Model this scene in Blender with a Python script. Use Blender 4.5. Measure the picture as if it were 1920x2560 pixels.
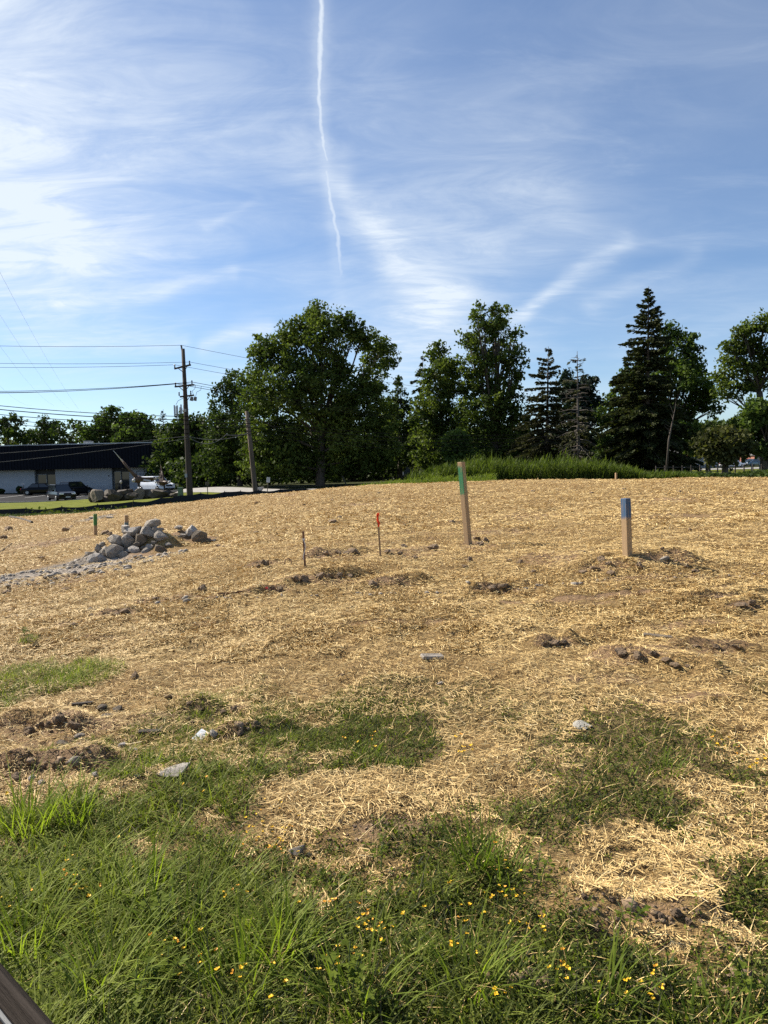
import bpy, bmesh, math, random
import numpy as np
from mathutils import Vector, Matrix
R = math.radians
for o in list(bpy.data.objects): bpy.data.objects.remove(o)
scene = bpy.context.scene
COL = scene.collection

# ---------------------------------------------------------------- camera
EYE = 1.7
FPX = 1800.0                      # focal length in photograph pixels (1920 x 2560)
PITCH, ROLL = math.atan(108/FPX), R(1.3)
_f = Vector((0, math.cos(PITCH), -math.sin(PITCH)))
_u0 = Vector((0, math.sin(PITCH), math.cos(PITCH))); _r0 = Vector((1, 0, 0))
_r = _r0*math.cos(ROLL) - _u0*math.sin(ROLL)
_u = _u0*math.cos(ROLL) + _r0*math.sin(ROLL)
cam = bpy.data.objects.new('camera', bpy.data.cameras.new('camera')); COL.objects.link(cam)
cam.data.sensor_fit = 'VERTICAL'; cam.data.sensor_height = 36; cam.data.lens = FPX/2560*36
cam.data.clip_start = 0.05; cam.data.clip_end = 6000
cam.matrix_world = Matrix(((_r.x, _u.x, -_f.x, 0), (_r.y, _u.y, -_f.y, 0), (_r.z, _u.z, -_f.z, EYE), (0, 0, 0, 1)))
scene.camera = cam

def ray(px, py):
    return _f + _r*((px-960)/FPX) - _u*((py-1280)/FPX)
def at(px, py, Y):                # the point of that line of sight standing Y metres ahead
    d = ray(px, py); s = Y/d.y
    return Vector((d.x*s, Y, EYE + d.z*s))

# ---------------------------------------------------------------- light and sky
SUN_AZ, SUN_EL = R(-60), R(40)    # azimuth from +Y towards +X
scene.view_settings.view_transform = 'Standard'; scene.view_settings.look = 'None'
scene.view_settings.exposure = 0.92; scene.view_settings.gamma = 1.0
scene.view_settings.use_curve_mapping = False
sun = bpy.data.objects.new('sun', bpy.data.lights.new('sun', 'SUN')); COL.objects.link(sun)
sun.data.energy = 5.0; sun.data.angle = R(0.55); sun.data.color = (1.0, 0.93, 0.82)
_sd = Vector((math.sin(SUN_AZ)*math.cos(SUN_EL), math.cos(SUN_AZ)*math.cos(SUN_EL), math.sin(SUN_EL)))
sun.rotation_euler = (-_sd).to_track_quat('-Z', 'Y').to_euler()
sun.location = (-60, 30, 60)

class NT:                          # small node-tree writer
    def __init__(s, tree): s.t = tree
    def n(s, typ, **kw):
        nd = s.t.nodes.new(typ)
        for k, v in kw.items():
            if k.startswith('i_'): s.put(nd.inputs[k[2:].replace('_', ' ')], v)
            elif k.startswith('n_'): s.put(nd.inputs[int(k[2:])], v)
            else: setattr(nd, k, v)
        return nd
    def put(s, sock, v):
        if isinstance(v, bpy.types.NodeSocket): s.t.links.new(v, sock)
        else: sock.default_value = v
    def m(s, op, a, b=0.0, c=0.0, clamp=False):
        nd = s.t.nodes.new('ShaderNodeMath'); nd.operation = op; nd.use_clamp = clamp
        s.put(nd.inputs[0], a); s.put(nd.inputs[1], b); s.put(nd.inputs[2], c); return nd.outputs[0]
    def v(s, op, a, b=(0, 0, 0), scale=None):
        nd = s.t.nodes.new('ShaderNodeVectorMath'); nd.operation = op
        s.put(nd.inputs[0], a); s.put(nd.inputs[1], b)
        if scale is not None: s.put(nd.inputs['Scale'], scale)
        return nd.outputs['Value'] if op in ('DOT_PRODUCT', 'LENGTH', 'DISTANCE') else nd.outputs[0]
    def noise(s, vec, scale, detail=4, rough=.55, dist=0.0):
        nd = s.n('ShaderNodeTexNoise', i_Scale=scale, i_Detail=detail, i_Roughness=rough, i_Distortion=dist)
        if vec is not None: s.put(nd.inputs['Vector'], vec)
        return nd.outputs[0]
    def ramp(s, fac, stops, interp='LINEAR'):
        nd = s.t.nodes.new('ShaderNodeValToRGB'); cr = nd.color_ramp; cr.interpolation = interp
        while len(cr.elements) < len(stops): cr.elements.new(0.5)
        for e, (p, c) in zip(cr.elements, stops):
            e.position = p; e.color = (c, c, c, 1) if isinstance(c, (int, float)) else (*c, 1)
        s.put(nd.inputs[0], fac); return nd.outputs[0]
    def smooth(s, x, a, b, lo=0.0, hi=1.0):
        nd = s.t.nodes.new('ShaderNodeMapRange'); nd.interpolation_type = 'SMOOTHSTEP'
        for i, q in enumerate((x, a, b, lo, hi)): s.put(nd.inputs[i], q)
        return nd.outputs[0]
    def mix(s, fac, a, b, blend='MIX'):
        nd = s.t.nodes.new('ShaderNodeMix'); nd.data_type = 'RGBA'; nd.blend_type = blend
        s.put(nd.inputs[0], fac)
        for i, q in ((6, a), (7, b)):
            s.put(nd.inputs[i], (*q, 1) if isinstance(q, tuple) and len(q) == 3 else q)
        return nd.outputs[2]
    def xyz(s, x, y, z=0.0):
        return s.n('ShaderNodeCombineXYZ', n_0=x, n_1=y, n_2=z).outputs[0]
    def link(s, a, b): s.t.links.new(a, b)

cy = scene.cycles; cy.use_denoising = False; cy.max_bounces = 5; cy.diffuse_bounces = 2; cy.glossy_bounces = 2; cy.transmission_bounces = 3; cy.transparent_max_bounces = 4
cy.caustics_reflective = False; cy.caustics_refractive = False
world = bpy.data.worlds.new('World'); scene.world = world; world.use_nodes = True
w = NT(world.node_tree); world.node_tree.nodes.clear()
sky = w.n('ShaderNodeTexSky', sky_type='NISHITA', sun_disc=False, sun_elevation=SUN_EL,
          sun_rotation=SUN_AZ, altitude=200.0, air_density=1.0, dust_density=0.25, ozone_density=3.5)
gen = w.n('ShaderNodeTexCoord').outputs['Generated']
sep = w.n('ShaderNodeSeparateXYZ', n_0=gen)
az = w.m('ARCTAN2', sep.outputs[0], sep.outputs[1])
el = w.m('ARCSINE', w.m('MINIMUM', w.m('MAXIMUM', sep.outputs[2], -1.0), 1.0))
uv = w.xyz(az, el)
def sky_uv(px, py):
    d = ray(px, py).normalized(); return (math.atan2(d.x, d.y), math.asin(d.z), 0.0)
# a soft streak of cirrus from A to B (angles on the sky dome)
grp = bpy.data.node_groups.new('streak', 'ShaderNodeTree')
for nm, ty in (('P', 'NodeSocketVector'), ('A', 'NodeSocketVector'), ('B', 'NodeSocketVector'), ('WA', 'NodeSocketFloat'),
               ('WB', 'NodeSocketFloat'), ('SA', 'NodeSocketFloat'), ('SB', 'NodeSocketFloat')):
    grp.interface.new_socket(nm, in_out='INPUT', socket_type=ty)
grp.interface.new_socket('D', in_out='OUTPUT', socket_type='NodeSocketFloat')
g = NT(grp); gi = g.n('NodeGroupInput').outputs; go = g.n('NodeGroupOutput')
ba = g.v('SUBTRACT', gi['B'], gi['A']); pa = g.v('SUBTRACT', gi['P'], gi['A'])
tt = g.m('DIVIDE', g.v('DOT_PRODUCT', pa, ba), g.v('DOT_PRODUCT', ba, ba), clamp=True)
dd = g.v('LENGTH', g.v('SUBTRACT', pa, g.v('SCALE', ba, scale=tt)))
ww = g.m('MULTIPLY_ADD', tt, g.m('SUBTRACT', gi['WB'], gi['WA']), gi['WA'])
ss = g.m('MULTIPLY_ADD', tt, g.m('SUBTRACT', gi['SB'], gi['SA']), gi['SA'])
q = g.m('DIVIDE', dd, ww)
g.link(g.m('MULTIPLY', g.m('EXPONENT', g.m('MULTIPLY', g.m('MULTIPLY', q, q), -1.0)), ss), go.inputs[0])
def streak(P, a, b, wa, wb, sa, sb):
    nd = w.t.nodes.new('ShaderNodeGroup'); nd.node_tree = grp
    w.put(nd.inputs['P'], P); nd.inputs['A'].default_value = sky_uv(*a); nd.inputs['B'].default_value = sky_uv(*b)
    for k, q in (('WA', wa/FPX), ('WB', wb/FPX), ('SA', sa), ('SB', sb)): nd.inputs[k].default_value = q
    return nd.outputs[0]
# cirrus lies in a layer overhead: noise is stretched along the layer, in layer coordinates
zz = w.m('ADD', w.m('MAXIMUM', sep.outputs[2], 0.0), 0.12)
layer = w.xyz(w.m('DIVIDE', sep.outputs[0], zz), w.m('DIVIDE', sep.outputs[1], zz))
def mapped(vec, rot, scale):
    return w.n('ShaderNodeMapping', n_0=vec, n_2=(0, 0, rot), n_3=scale).outputs[0]
n_wide = w.noise(mapped(layer, R(20), (.55, .7, 1)), 1.3, 3, .55, .6)
n_fib = w.noise(mapped(layer, R(38), (.9, 2.0, 1)), 2.4, 6, .66, 1.4)
n_fib2 = w.noise(mapped(layer, R(-28), (.9, 1.9, 1)), 2.0, 6, .66, 1.5)
veil = w.m('MULTIPLY', w.smooth(n_wide, .36, .78), w.smooth(n_fib, .25, .8, .5, 1.0))
veil = w.m('ADD', w.m('MULTIPLY', veil, .48), w.m('MULTIPLY', w.smooth(n_fib2, .48, .85), .15))
warp = w.v('SUBTRACT', w.n('ShaderNodeTexNoise', i_Vector=uv, i_Scale=5.0, i_Detail=3.0).outputs[1], (.5, .5, .5))
uvw = w.v('ADD', uv, w.v('MULTIPLY', warp, (.11, .09, 0)))
cl = None
for a, b, wa, wb, sa, sb in (
        ((-250, 60), (60, 420), 330, 290, 1.0, .75), ((-300, 480), (120, 610), 180, 150, .65, .4),
        ((560, 250), (1250, 420), 260, 220, .20, .14), ((900, 760), (1900, 860), 150, 120, .10, .05), ((1000, 560), (1350, 560), 150, 120, .12, .12), ((330, 280), (860, 450), 60, 30, .12, .25), ((860, 450), (1000, 620), 30, 50, .2, .3),
        ((980, 640), (1120, 760), 50, 70, .25, .45), ((1080, 780), (960, 960), 110, 100, .45, .25),
        ((1290, 810), (1570, 600), 18, 26, .5, .2), ((1460, 780), (1750, 620), 22, 22, .2, .1),
        ((480, 585), (640, 485), 12, 8, .2, .1), ((150, 765), (560, 705), 14, 16, .4, .28),
        ((560, 705), (860, 660), 26, 30, .2, .15), ((20, 840), (470, 850), 26, 20, .2, .3),
        ((530, 868), (680, 840), 16, 20, .35, .4), ((900, 570), (1220, 640), 40, 50, .15, .1),
        ((200, 660), (560, 620), 40, 40, .12, .15)):
    s_ = streak(uvw, a, b, wa, wb, sa, sb); cl = s_ if cl is None else w.m('ADD', cl, s_)
cl = w.m('MULTIPLY', w.m('MULTIPLY', cl, w.smooth(n_fib, .25, .72, .5, 1.15)), w.smooth(n_fib2, .25, .7, .65, 1.1))
# the condensation trail of an aircraft
jag = w.v('SUBTRACT', w.n('ShaderNodeTexNoise', i_Vector=uv, i_Scale=70.0, i_Detail=3.0).outputs[1], (.5, .5, .5))
uvc = w.v('ADD', uv, w.v('MULTIPLY', jag, (.0075, .006, 0)))
trail = None
TR = [((806, -400), (804, 0), 13, 8, .8, .9), ((804, 0), (797, 240), 8, 6.5, .9, .85), ((797, 240), (805, 345), 6.5, 6, .85, .7),
      ((805, 345), (818, 402), 6, 5, .85, .7), ((817, 430), (822, 475), 6.5, 6, .75, .75), ((822, 475), (842, 580), 6, 6, .78, .7),
      ((842, 580), (852, 660), 6, 7, .68, .5), ((852, 660), (852, 750), 7, 8, .5, .10)]
for a, b, wa, wb, sa, sb in TR:
    s_ = streak(uvc, a, b, wa, wb, sa, sb); trail = s_ if trail is None else w.m('MAXIMUM', trail, s_)
fac = w.m('ADD', w.m('ADD', w.m('MULTIPLY', veil, .72), cl), .02)
fac = w.m('MINIMUM', fac, .82)
halo = None
for a, b, wa, wb, sa, sb in (((806, -400), (797, 240), 26, 20, .4, .35), ((797, 240), (822, 475), 18, 16, .3, .3), ((822, 475), (852, 760), 16, 18, .3, .1)):
    s_ = streak(uvc, a, b, wa, wb, sa, sb); halo = s_ if halo is None else w.m('MAXIMUM', halo, s_)
fac = w.m('MINIMUM', w.m('ADD', fac, w.m('MULTIPLY', halo, .5)), .85)
fac = w.m('MAXIMUM', fac, w.m('MULTIPLY', trail, .86))
fac = w.m('MULTIPLY', fac, w.smooth(el, -.02, .1))
bg1 = w.n('ShaderNodeBackground', i_Color=w.mix(1.0, sky.outputs[0], (.93, 1.0, 1.08, 1), 'MULTIPLY'), i_Strength=0.068)
bg2 = w.n('ShaderNodeBackground', i_Color=(.87, .94, 1.0, 1), i_Strength=0.57)
mx = w.n('ShaderNodeMixShader', n_0=fac, n_1=bg1.outputs[0], n_2=bg2.outputs[0])
w.link(mx.outputs[0], w.n('ShaderNodeOutputWorld').inputs[0])

# ---------------------------------------------------------------- helpers
rng = np.random.default_rng(7)
random.seed(7)
def lin(r, g, b):                  # sRGB 0-255 to linear
    return tuple(((c/255)/12.92 if c <= 10 else (((c/255)+.055)/1.055)**2.4) for c in (r, g, b))
MATS = {}
def mat(name, col, rough=.8, vary=.25, scale=6.0, bump=.0, bscale=40.0, metal=0.0, spec=.4, col2=None, stretch=None):
    if name in MATS: return MATS[name]
    m = bpy.data.materials.new(name); m.use_nodes = True; MATS[name] = m
    n = NT(m.node_tree); b = m.node_tree.nodes['Principled BSDF']
    tc = n.n('ShaderNodeTexCoord').outputs['Object']
    if stretch: tc = n.n('ShaderNodeMapping', n_0=tc, n_3=stretch).outputs[0]
    f = n.noise(tc, scale, 6, .65)
    c2 = col2 or tuple(c*(1-vary) for c in col)
    c1 = col if col2 else tuple(min(1, c*(1+vary)) for c in col)
    n.put(b.inputs['Base Color'], n.mix(n.smooth(f, .3, .7), c2, c1))
    b.inputs['Roughness'].default_value = rough; b.inputs['Metallic'].default_value = metal
    b.inputs['Specular IOR Level'].default_value = spec
    if bump:
        bp = n.n('ShaderNodeBump', i_Strength=bump, i_Distance=.02, i_Height=n.noise(tc, bscale, 6, .7))
        n.link(bp.outputs[0], b.inputs['Normal'])
    return m
def leaf_mat(name, c_dark, c_light, trans=.35, rough=.6, tint=(1.15, 1.25, .55), spec=.08):
    m = bpy.data.materials.new(name); m.use_nodes = True; MATS[name] = m
    n = NT(m.node_tree); m.node_tree.nodes.clear()
    a = n.n('ShaderNodeAttribute', attribute_name='var').outputs['Fac']
    col = n.mix(a, c_dark, c_light)
    bs = n.n('ShaderNodeBsdfPrincipled', i_Base_Color=col, i_Roughness=rough)
    bs.inputs['Specular IOR Level'].default_value = spec
    tl = n.n('ShaderNodeBsdfTranslucent', i_Color=n.mix(1.0, col, (*tint, 1), 'MULTIPLY'))
    mx = n.n('ShaderNodeMixShader', n_0=trans, n_1=bs.outputs[0], n_2=tl.outputs[0])
    n.link(mx.outputs[0], n.n('ShaderNodeOutputMaterial').inputs[0])
    return m
def tag(o, label=None, cat=None, group=None, kind=None):
    for k, v in (('label', label), ('category', cat), ('group', group), ('kind', kind)):
        if v: o[k] = v
    return o
def empty(name, loc=(0, 0, 0), rz=0.0):
    o = bpy.data.objects.new(name, None); COL.objects.link(o); o.location = loc; o.rotation_euler = (0, 0, rz)
    o.empty_display_size = .2
    return o
def link_mesh(name, me, parent=None):
    o = bpy.data.objects.new(name, me); COL.objects.link(o)
    if parent is not None: o.parent = parent
    return o
def np_mesh(name, V, F, mats, parent=None, var=None, smooth=False, midx=None):
    """V (n,3), F (m,k) integer faces all with k corners"""
    V = np.asarray(V, dtype=np.float32); F = np.asarray(F, dtype=np.int32)
    me = bpy.data.meshes.new(name); k = F.shape[1]
    me.vertices.add(len(V)); me.vertices.foreach_set('co', V.ravel())
    me.loops.add(F.size); me.loops.foreach_set('vertex_index', F.ravel())
    me.polygons.add(len(F)); me.polygons.foreach_set('loop_start', np.arange(0, F.size, k, dtype=np.int32))
    me.update(calc_edges=True)
    if smooth: me.polygons.foreach_set('use_smooth', np.ones(len(F), dtype=bool))
    if var is not None:
        at_ = me.attributes.new('var', 'FLOAT', 'FACE'); at_.data.foreach_set('value', np.asarray(var, dtype=np.float32))
    for m in (mats if isinstance(mats, (list, tuple)) else [mats]): me.materials.append(m)
    if midx is not None: me.polygons.foreach_set('material_index', np.asarray(midx, dtype=np.int32))
    me.update()
    return link_mesh(name, me, parent)
class MB:                          # collects boxes, tubes and polygons into one mesh
    def __init__(s): s.V = []; s.F = []
    def add(s, V, F):
        o = len(s.V); s.V += [tuple(v) for v in V]; s.F += [tuple(i+o for i in f) for f in F]; return s
    def box(s, c, size, rot=None, taper=(1, 1)):
        x, y, z = (q/2 for q in size); V = []
        for dz in (-1, 1):
            tx, ty = taper if dz > 0 else (1, 1)
            for dx, dy in ((-1, -1), (1, -1), (1, 1), (-1, 1)): V.append(Vector((dx*x*tx, dy*y*ty, dz*z)))
        if rot is not None: V = [rot @ v for v in V]
        V = [v + Vector(c) for v in V]
        return s.add(V, [(3, 2, 1, 0), (4, 5, 6, 7), (0, 1, 5, 4), (1, 2, 6, 5), (2, 3, 7, 6), (3, 0, 4, 7)])
    def tube(s, pts, rad, n=8, cap=True):
        pts = [Vector(p) for p in pts]; rad = rad if isinstance(rad, (list, tuple)) else [rad]*len(pts); V = []; F = []
        prev = None
        for i, p in enumerate(pts):
            t = (pts[min(i+1, len(pts)-1)] - pts[max(i-1, 0)]).normalized()
            a = prev if prev is not None else (Vector((1, 0, 0)) if abs(t.x) < .8 else Vector((0, 1, 0)))
            a = (a - t*a.dot(t)).normalized(); prev = a; b = t.cross(a)
            for k in range(n):
                an = 2*math.pi*k/n; V.append(p + (a*math.cos(an) + b*math.sin(an))*rad[i])
        for i in range(len(pts)-1):
            for k in range(n):
                k2 = (k+1) % n; F.append((i*n+k, i*n+k2, (i+1)*n+k2, (i+1)*n+k))
        if cap: F.append(tuple(range(n-1, -1, -1))); F.append(tuple((len(pts)-1)*n+k for k in range(n)))
        return s.add(V, F)
    def quad(s, *P): return s.add(P, [tuple(range(len(P)))])
    def build(s, name, m, parent=None, bevel=0.0, smooth=False):
        me = bpy.data.meshes.new(name); me.from_pydata(s.V, [], s.F)
        if bevel:
            bm = bmesh.new(); bm.from_mesh(me)
            bmesh.ops.bevel(bm, geom=bm.edges[:], offset=bevel, segments=1, affect='EDGES', clamp_overlap=True)
            bm.to_mesh(me); bm.free()
        for q in (m if isinstance(m, (list, tuple)) else [m]): me.materials.append(q)
        if smooth: me.polygons.foreach_set('use_smooth', [True]*len(me.polygons))
        me.update(); return link_mesh(name, me, parent)

def _hash(ix, iy, seed):
    h = (ix.astype(np.int64)*374761393 + iy.astype(np.int64)*668265263 + seed*974634777) & 0xffffffff
    h = ((h ^ (h >> 13))*1274126177) & 0xffffffff
    return ((h ^ (h >> 16)) & 0xffff)/65535.0
def vnoise(x, y, seed=0):
    x = np.asarray(x, float); y = np.asarray(y, float)
    ix = np.floor(x); iy = np.floor(y); fx = x-ix; fy = y-iy
    fx = fx*fx*(3-2*fx); fy = fy*fy*(3-2*fy)
    a = _hash(ix, iy, seed); b = _hash(ix+1, iy, seed); c = _hash(ix, iy+1, seed); d = _hash(ix+1, iy+1, seed)
    return (a*(1-fx)+b*fx)*(1-fy) + (c*(1-fx)+d*fx)*fy
def fbm(x, y, octv=4, seed=0, gain=.5):
    s = 0; a = 1; t = 0
    for i in range(octv):
        s = s + a*vnoise(x*2**i, y*2**i, seed+i*17); t += a; a *= gain
    return s/t
# ---------------------------------------------------------------- terrain
CT = [(x, y, 0.0) for x in (-5, 0, 5) for y in (-6, 0, 2, 3.4)]
for px, py, d in ((1170, 1362, 11.4), (1568, 1403, 8.8), (238, 1341, 20), (762, 1415, 9.3), (950, 1390, 10.1), (300, 1400, 15),
        (60, 1440, 12), (100, 1600, 7), (100, 1850, 4.5), (960, 1600, 6.5), (960, 1500, 7.9), (1800, 1600, 6), (1800, 1450, 8),
        (1800, 1300, 13), (1850, 1230, 20), (1900, 1196, 30), (2150, 1194, 30), (1500, 1200, 28), (1200, 1205, 27), (1200, 1280, 17),
        (1000, 1212, 27), (800, 1228, 26), (800, 1300, 15.5), (600, 1248, 25), (400, 1272, 25), (400, 1330, 18), (150, 1292, 28),
        (0, 1298, 30), (-200, 1302, 30), (100, 1290, 42), (-150, 1296, 42), (300, 1277, 44), (200, 1262, 56), (0, 1264, 56), (200, 1251, 74),
        (-100, 1256, 74), (200, 1231, 95), (390, 1228, 95), (-100, 1234, 95), (475, 1243, 50), (560, 1244, 50), (640, 1242, 50), (800, 1232, 56), (480, 1222, 75),
        (1060, 1187, 110), (900, 1205, 85), (700, 1224, 70), (1700, 1175, 130), (1860, 1163, 160), (1812, 1197, 52), (1300, 1200, 60),
        (1560, 1196, 60), (1200, 1222, 38), (1500, 1214, 39), (1000, 1226, 38), (1800, 1208, 40), (2100, 1205, 42)):
    p = at(px, py, d); CT.append((p.x, p.y, p.z))
CT = np.array(CT)
def _tpsk(r2): return np.where(r2 > 1e-9, r2*np.log(r2+1e-12), 0)
_n = len(CT); _A = np.zeros((_n+3, _n+3))
_A[:_n, :_n] = _tpsk(((CT[:, None, :2]-CT[None, :, :2])**2).sum(-1)) + np.eye(_n)*1.5
_A[:_n, _n] = 1; _A[:_n, _n+1:] = CT[:, :2]; _A[_n, :_n] = 1; _A[_n+1:, :_n] = CT[:, :2].T
_W = np.linalg.solve(_A, np.concatenate([CT[:, 2], np.zeros(3)]))
def base_h(x, y):
    x = np.asarray(x, float); y = np.asarray(y, float); sh = np.broadcast(x, y).shape
    X = np.clip(np.broadcast_to(x, sh).ravel(), -75, 75); Y = np.clip(np.broadcast_to(y, sh).ravel(), -6, 165)
    X = np.clip(X, -6-.85*np.maximum(Y, 0), 6+.85*np.maximum(Y, 0))
    out = np.empty(len(X))
    for i in range(0, len(X), 20000):
        r2 = (X[i:i+20000, None]-CT[None, :, 0])**2 + (Y[i:i+20000, None]-CT[None, :, 1])**2
        out[i:i+20000] = _tpsk(r2) @ _W[:_n]
    return (out + _W[_n] + _W[_n+1]*X + _W[_n+2]*Y).reshape(sh)

# stones of the pile by the left posts: place in the photograph (zoomed crop), width, height
PILE = [(235, 585, 250, 150), (440, 378, 210, 120), (580, 380, 140, 140), (710, 370, 130, 120), (625, 285, 180, 100), (780, 300, 160, 140),
        (835, 205, 165, 100), (860, 265, 80, 55), (925, 335, 150, 110), (560, 265, 90, 90), (1080, 370, 120, 90), (350, 490, 120, 100),
        (445, 500, 170, 150), (630, 480, 150, 90), (655, 430, 120, 70), (525, 535, 130, 90), (780, 495, 135, 80), (915, 475, 150, 110),
        (975, 545, 85, 65), (270, 460, 60, 90), (310, 420, 70, 60), (800, 440, 90, 50), (750, 455, 80, 40), (850, 400, 60, 35),
        (920, 265, 80, 40), (1245, 285, 130, 125), (1325, 355, 150, 150), (1105, 245, 110, 50), (640, 555, 90, 40), (770, 540, 110, 50),
        (440, 635, 100, 45), (180, 510, 90, 35), (1470, 380, 60, 35), (490, 595, 80, 40), (700, 560, 60, 30), (860, 548, 60, 30), (1000, 420, 70, 40), (1160, 330, 80, 40)]
def _pile_pos(c):
    px, py = 180+c[0]/4.1475, 1260+c[1]/4.1475
    d = 14.1 + max(0, (600-c[1]))/4.1475*.0085 + (0.5 if c[0] > 1000 else 0)
    return at(px, py, d), c[2]/4.1475*d/FPX, c[3]/4.1475*d/FPX
PP = [_pile_pos(c) for c in PILE]
_pb = base_h(np.array([p.x for p, _, _ in PP]), np.array([p.y for p, _, _ in PP]))
def ridge(x, y, x0, y0, x1, y1, w):
    dx, dy = x1-x0, y1-y0; L = dx*dx+dy*dy
    t = np.clip(((x-x0)*dx+(y-y0)*dy)/L, 0, 1)
    return np.exp(-(((x-x0-t*dx)**2+(y-y0-t*dy)**2)/w**2))
RIDGES = []                        # filled below: world segments of churned soil
SOILB = []
def H(x, y, fine=True):
    x = np.asarray(x, float); y = np.asarray(y, float)
    z = base_h(x, y)
    pb = np.zeros_like(z)
    near = (np.abs(x+6) < 5) & (np.abs(y-14.5) < 4)
    if near.any():
        xs, ys = x[near], y[near]; q = np.zeros_like(xs)
        for (p, wd, ht), b in zip(PP, _pb):
            h = max(0.02, p.z - ht*.30 - b)
            q = np.maximum(q, h*np.exp(-((xs-p.x)**2+(ys-p.y-.05)**2)/(.42**2)))
        pb[near] = q
    z = z + pb
    fl = 1/(1+np.exp((y-33)/1.5))
    z = z + fl*(fbm(x*.55, y*.55, 3, 3)-.5)*.14*np.clip((y-1)/6, .2, 1)
    for (x0, y0, x1, y1, wd, hh) in RIDGES:
        z = z + hh*ridge(x, y, x0, y0, x1, y1, wd)*(.35+1.3*fbm(x*6, y*6, 2, 5))
    if fine:
        n = fbm(x*3.1, y*3.1, 4, 11, .6)
        s = soil_mask(x, y) if len(SOILB) else 0
        z = z + fl*((n-.5)*.10 + np.clip(fbm(x*9, y*9, 3, 21)-.55, 0, 1)*.10*(.35+1.2*s))
    return z
def soil_mask(x, y):
    s = np.zeros(np.broadcast(x, y).shape)
    for (cx, cy, rx, ry, a) in SOILB:
        s = np.maximum(s, a*np.exp(-(((x-cx)/rx)**2+((y-cy)/ry)**2)))
    # faint wheel tracks and thin spots running across the slope
    tr = np.clip((fbm(x*.75+.2*y, y*2.6, 5, 123, .7)-.53)*4.0, 0, 1)*np.clip((np.asarray(y)-4.5)/2, 0, 1)
    return np.maximum(s, .30*tr)
def ground(px, py, dmax=200, fine=True):
    d = ray(px, py)
    ys = np.exp(np.linspace(math.log(1.2), math.log(dmax), 400)); s = ys/d.y
    zs = EYE + d.z*s; hs = H(d.x*s, ys, False)
    k = np.nonzero(zs < hs)[0]
    if len(k) == 0: k = [len(ys)-1]
    i = max(1, k[0]); a0 = zs[i-1]-hs[i-1]; a1 = zs[i]-hs[i]
    t = a0/(a0-a1) if a0 != a1 else 0
    y = ys[i-1] + (ys[i]-ys[i-1])*min(max(t, 0), 1); sx = d.x*y/d.y
    return Vector((sx, y, float(H(np.array([sx]), np.array([y]), fine)[0])))
def zat(x, y): return float(H(np.array([float(x)]), np.array([float(y)]))[0])
def blob(px, py, rx, ry, a=1.0):   # an ellipse seen in the photograph, laid on the ground
    c = ground(px, py, 60, False); n_ = ground(px, py+ry, 60, False); f_ = ground(px, py-ry, 60, False)
    return (c.x, (n_.y+f_.y)/2, max(.05, rx*c.y/FPX), max(.08, (f_.y-n_.y)/2), a)
GRASSB = [blob(*b) for b in (
    (300, 2420, 700, 420, 1.0), (300, 2180, 520, 200, 1.0), (560, 2030, 330, 130, .9), (450, 1930, 200, 50, .9), (900, 2380, 520, 260, 1.0),
    (1130, 2200, 360, 130, .9), (1420, 2500, 460, 150, .9), (1800, 2500, 300, 150, .8), (880, 1845, 310, 135, 1.0), (1010, 1740, 230, 46, .95),
    (1180, 1785, 210, 65, .85), (1330, 1775, 150, 55, .8), (1600, 1880, 350, 125, .95), (1850, 1910, 190, 100, .95), (1500, 1985, 360, 75, .85),
    (1430, 2080, 230, 100, .85), (110, 1690, 160, 48, .95), (10, 1735, 80, 45, .95), (70, 1605, 40, 10, .6), (1750, 2060, 300, 120, .75),
    (1500, 1640, 260, 40, .35), (860, 2130, 320, 120, .6), (1880, 2230, 150, 140, .65), (1420, 2330, 200, 120, .7), (1180, 2050, 270, 90, .5), (20, 2110, 240, 110, 1.0))]
BAREB = [blob(*b) for b in ((1580, 2270, 210, 110, .75), (1650, 2150, 200, 80, .4), (900, 2000, 260, 60, .5), (330, 2130, 60, 25, .5), (1180, 2560, 160, 60, .4))]
def grass_mask(x, y):
    s = np.zeros(np.broadcast(x, y).shape) + .46*np.clip((6.3-np.asarray(y))/1.2, 0, 1)*np.clip((np.asarray(x)+2.2)/1.0, 0, 1)
    for (cx, cy, rx, ry, a) in GRASSB:
        q = ((x-cx)/rx)**2+((y-cy)/ry)**2
        s = np.maximum(s, a*np.exp(-q*q*.55))
    for (cx, cy, rx, ry, a) in BAREB:
        s = s*(1-a*np.exp(-(((x-cx)/rx)**2+((y-cy)/ry)**2)))
    n = fbm(x*1.9, y*1.9, 5, 40, .78)
    return np.clip((s*1.15 - .16 + (n-.5)*2.5)*.95, 0, 1)*np.clip(s*2.6, 0, 1)
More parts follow.
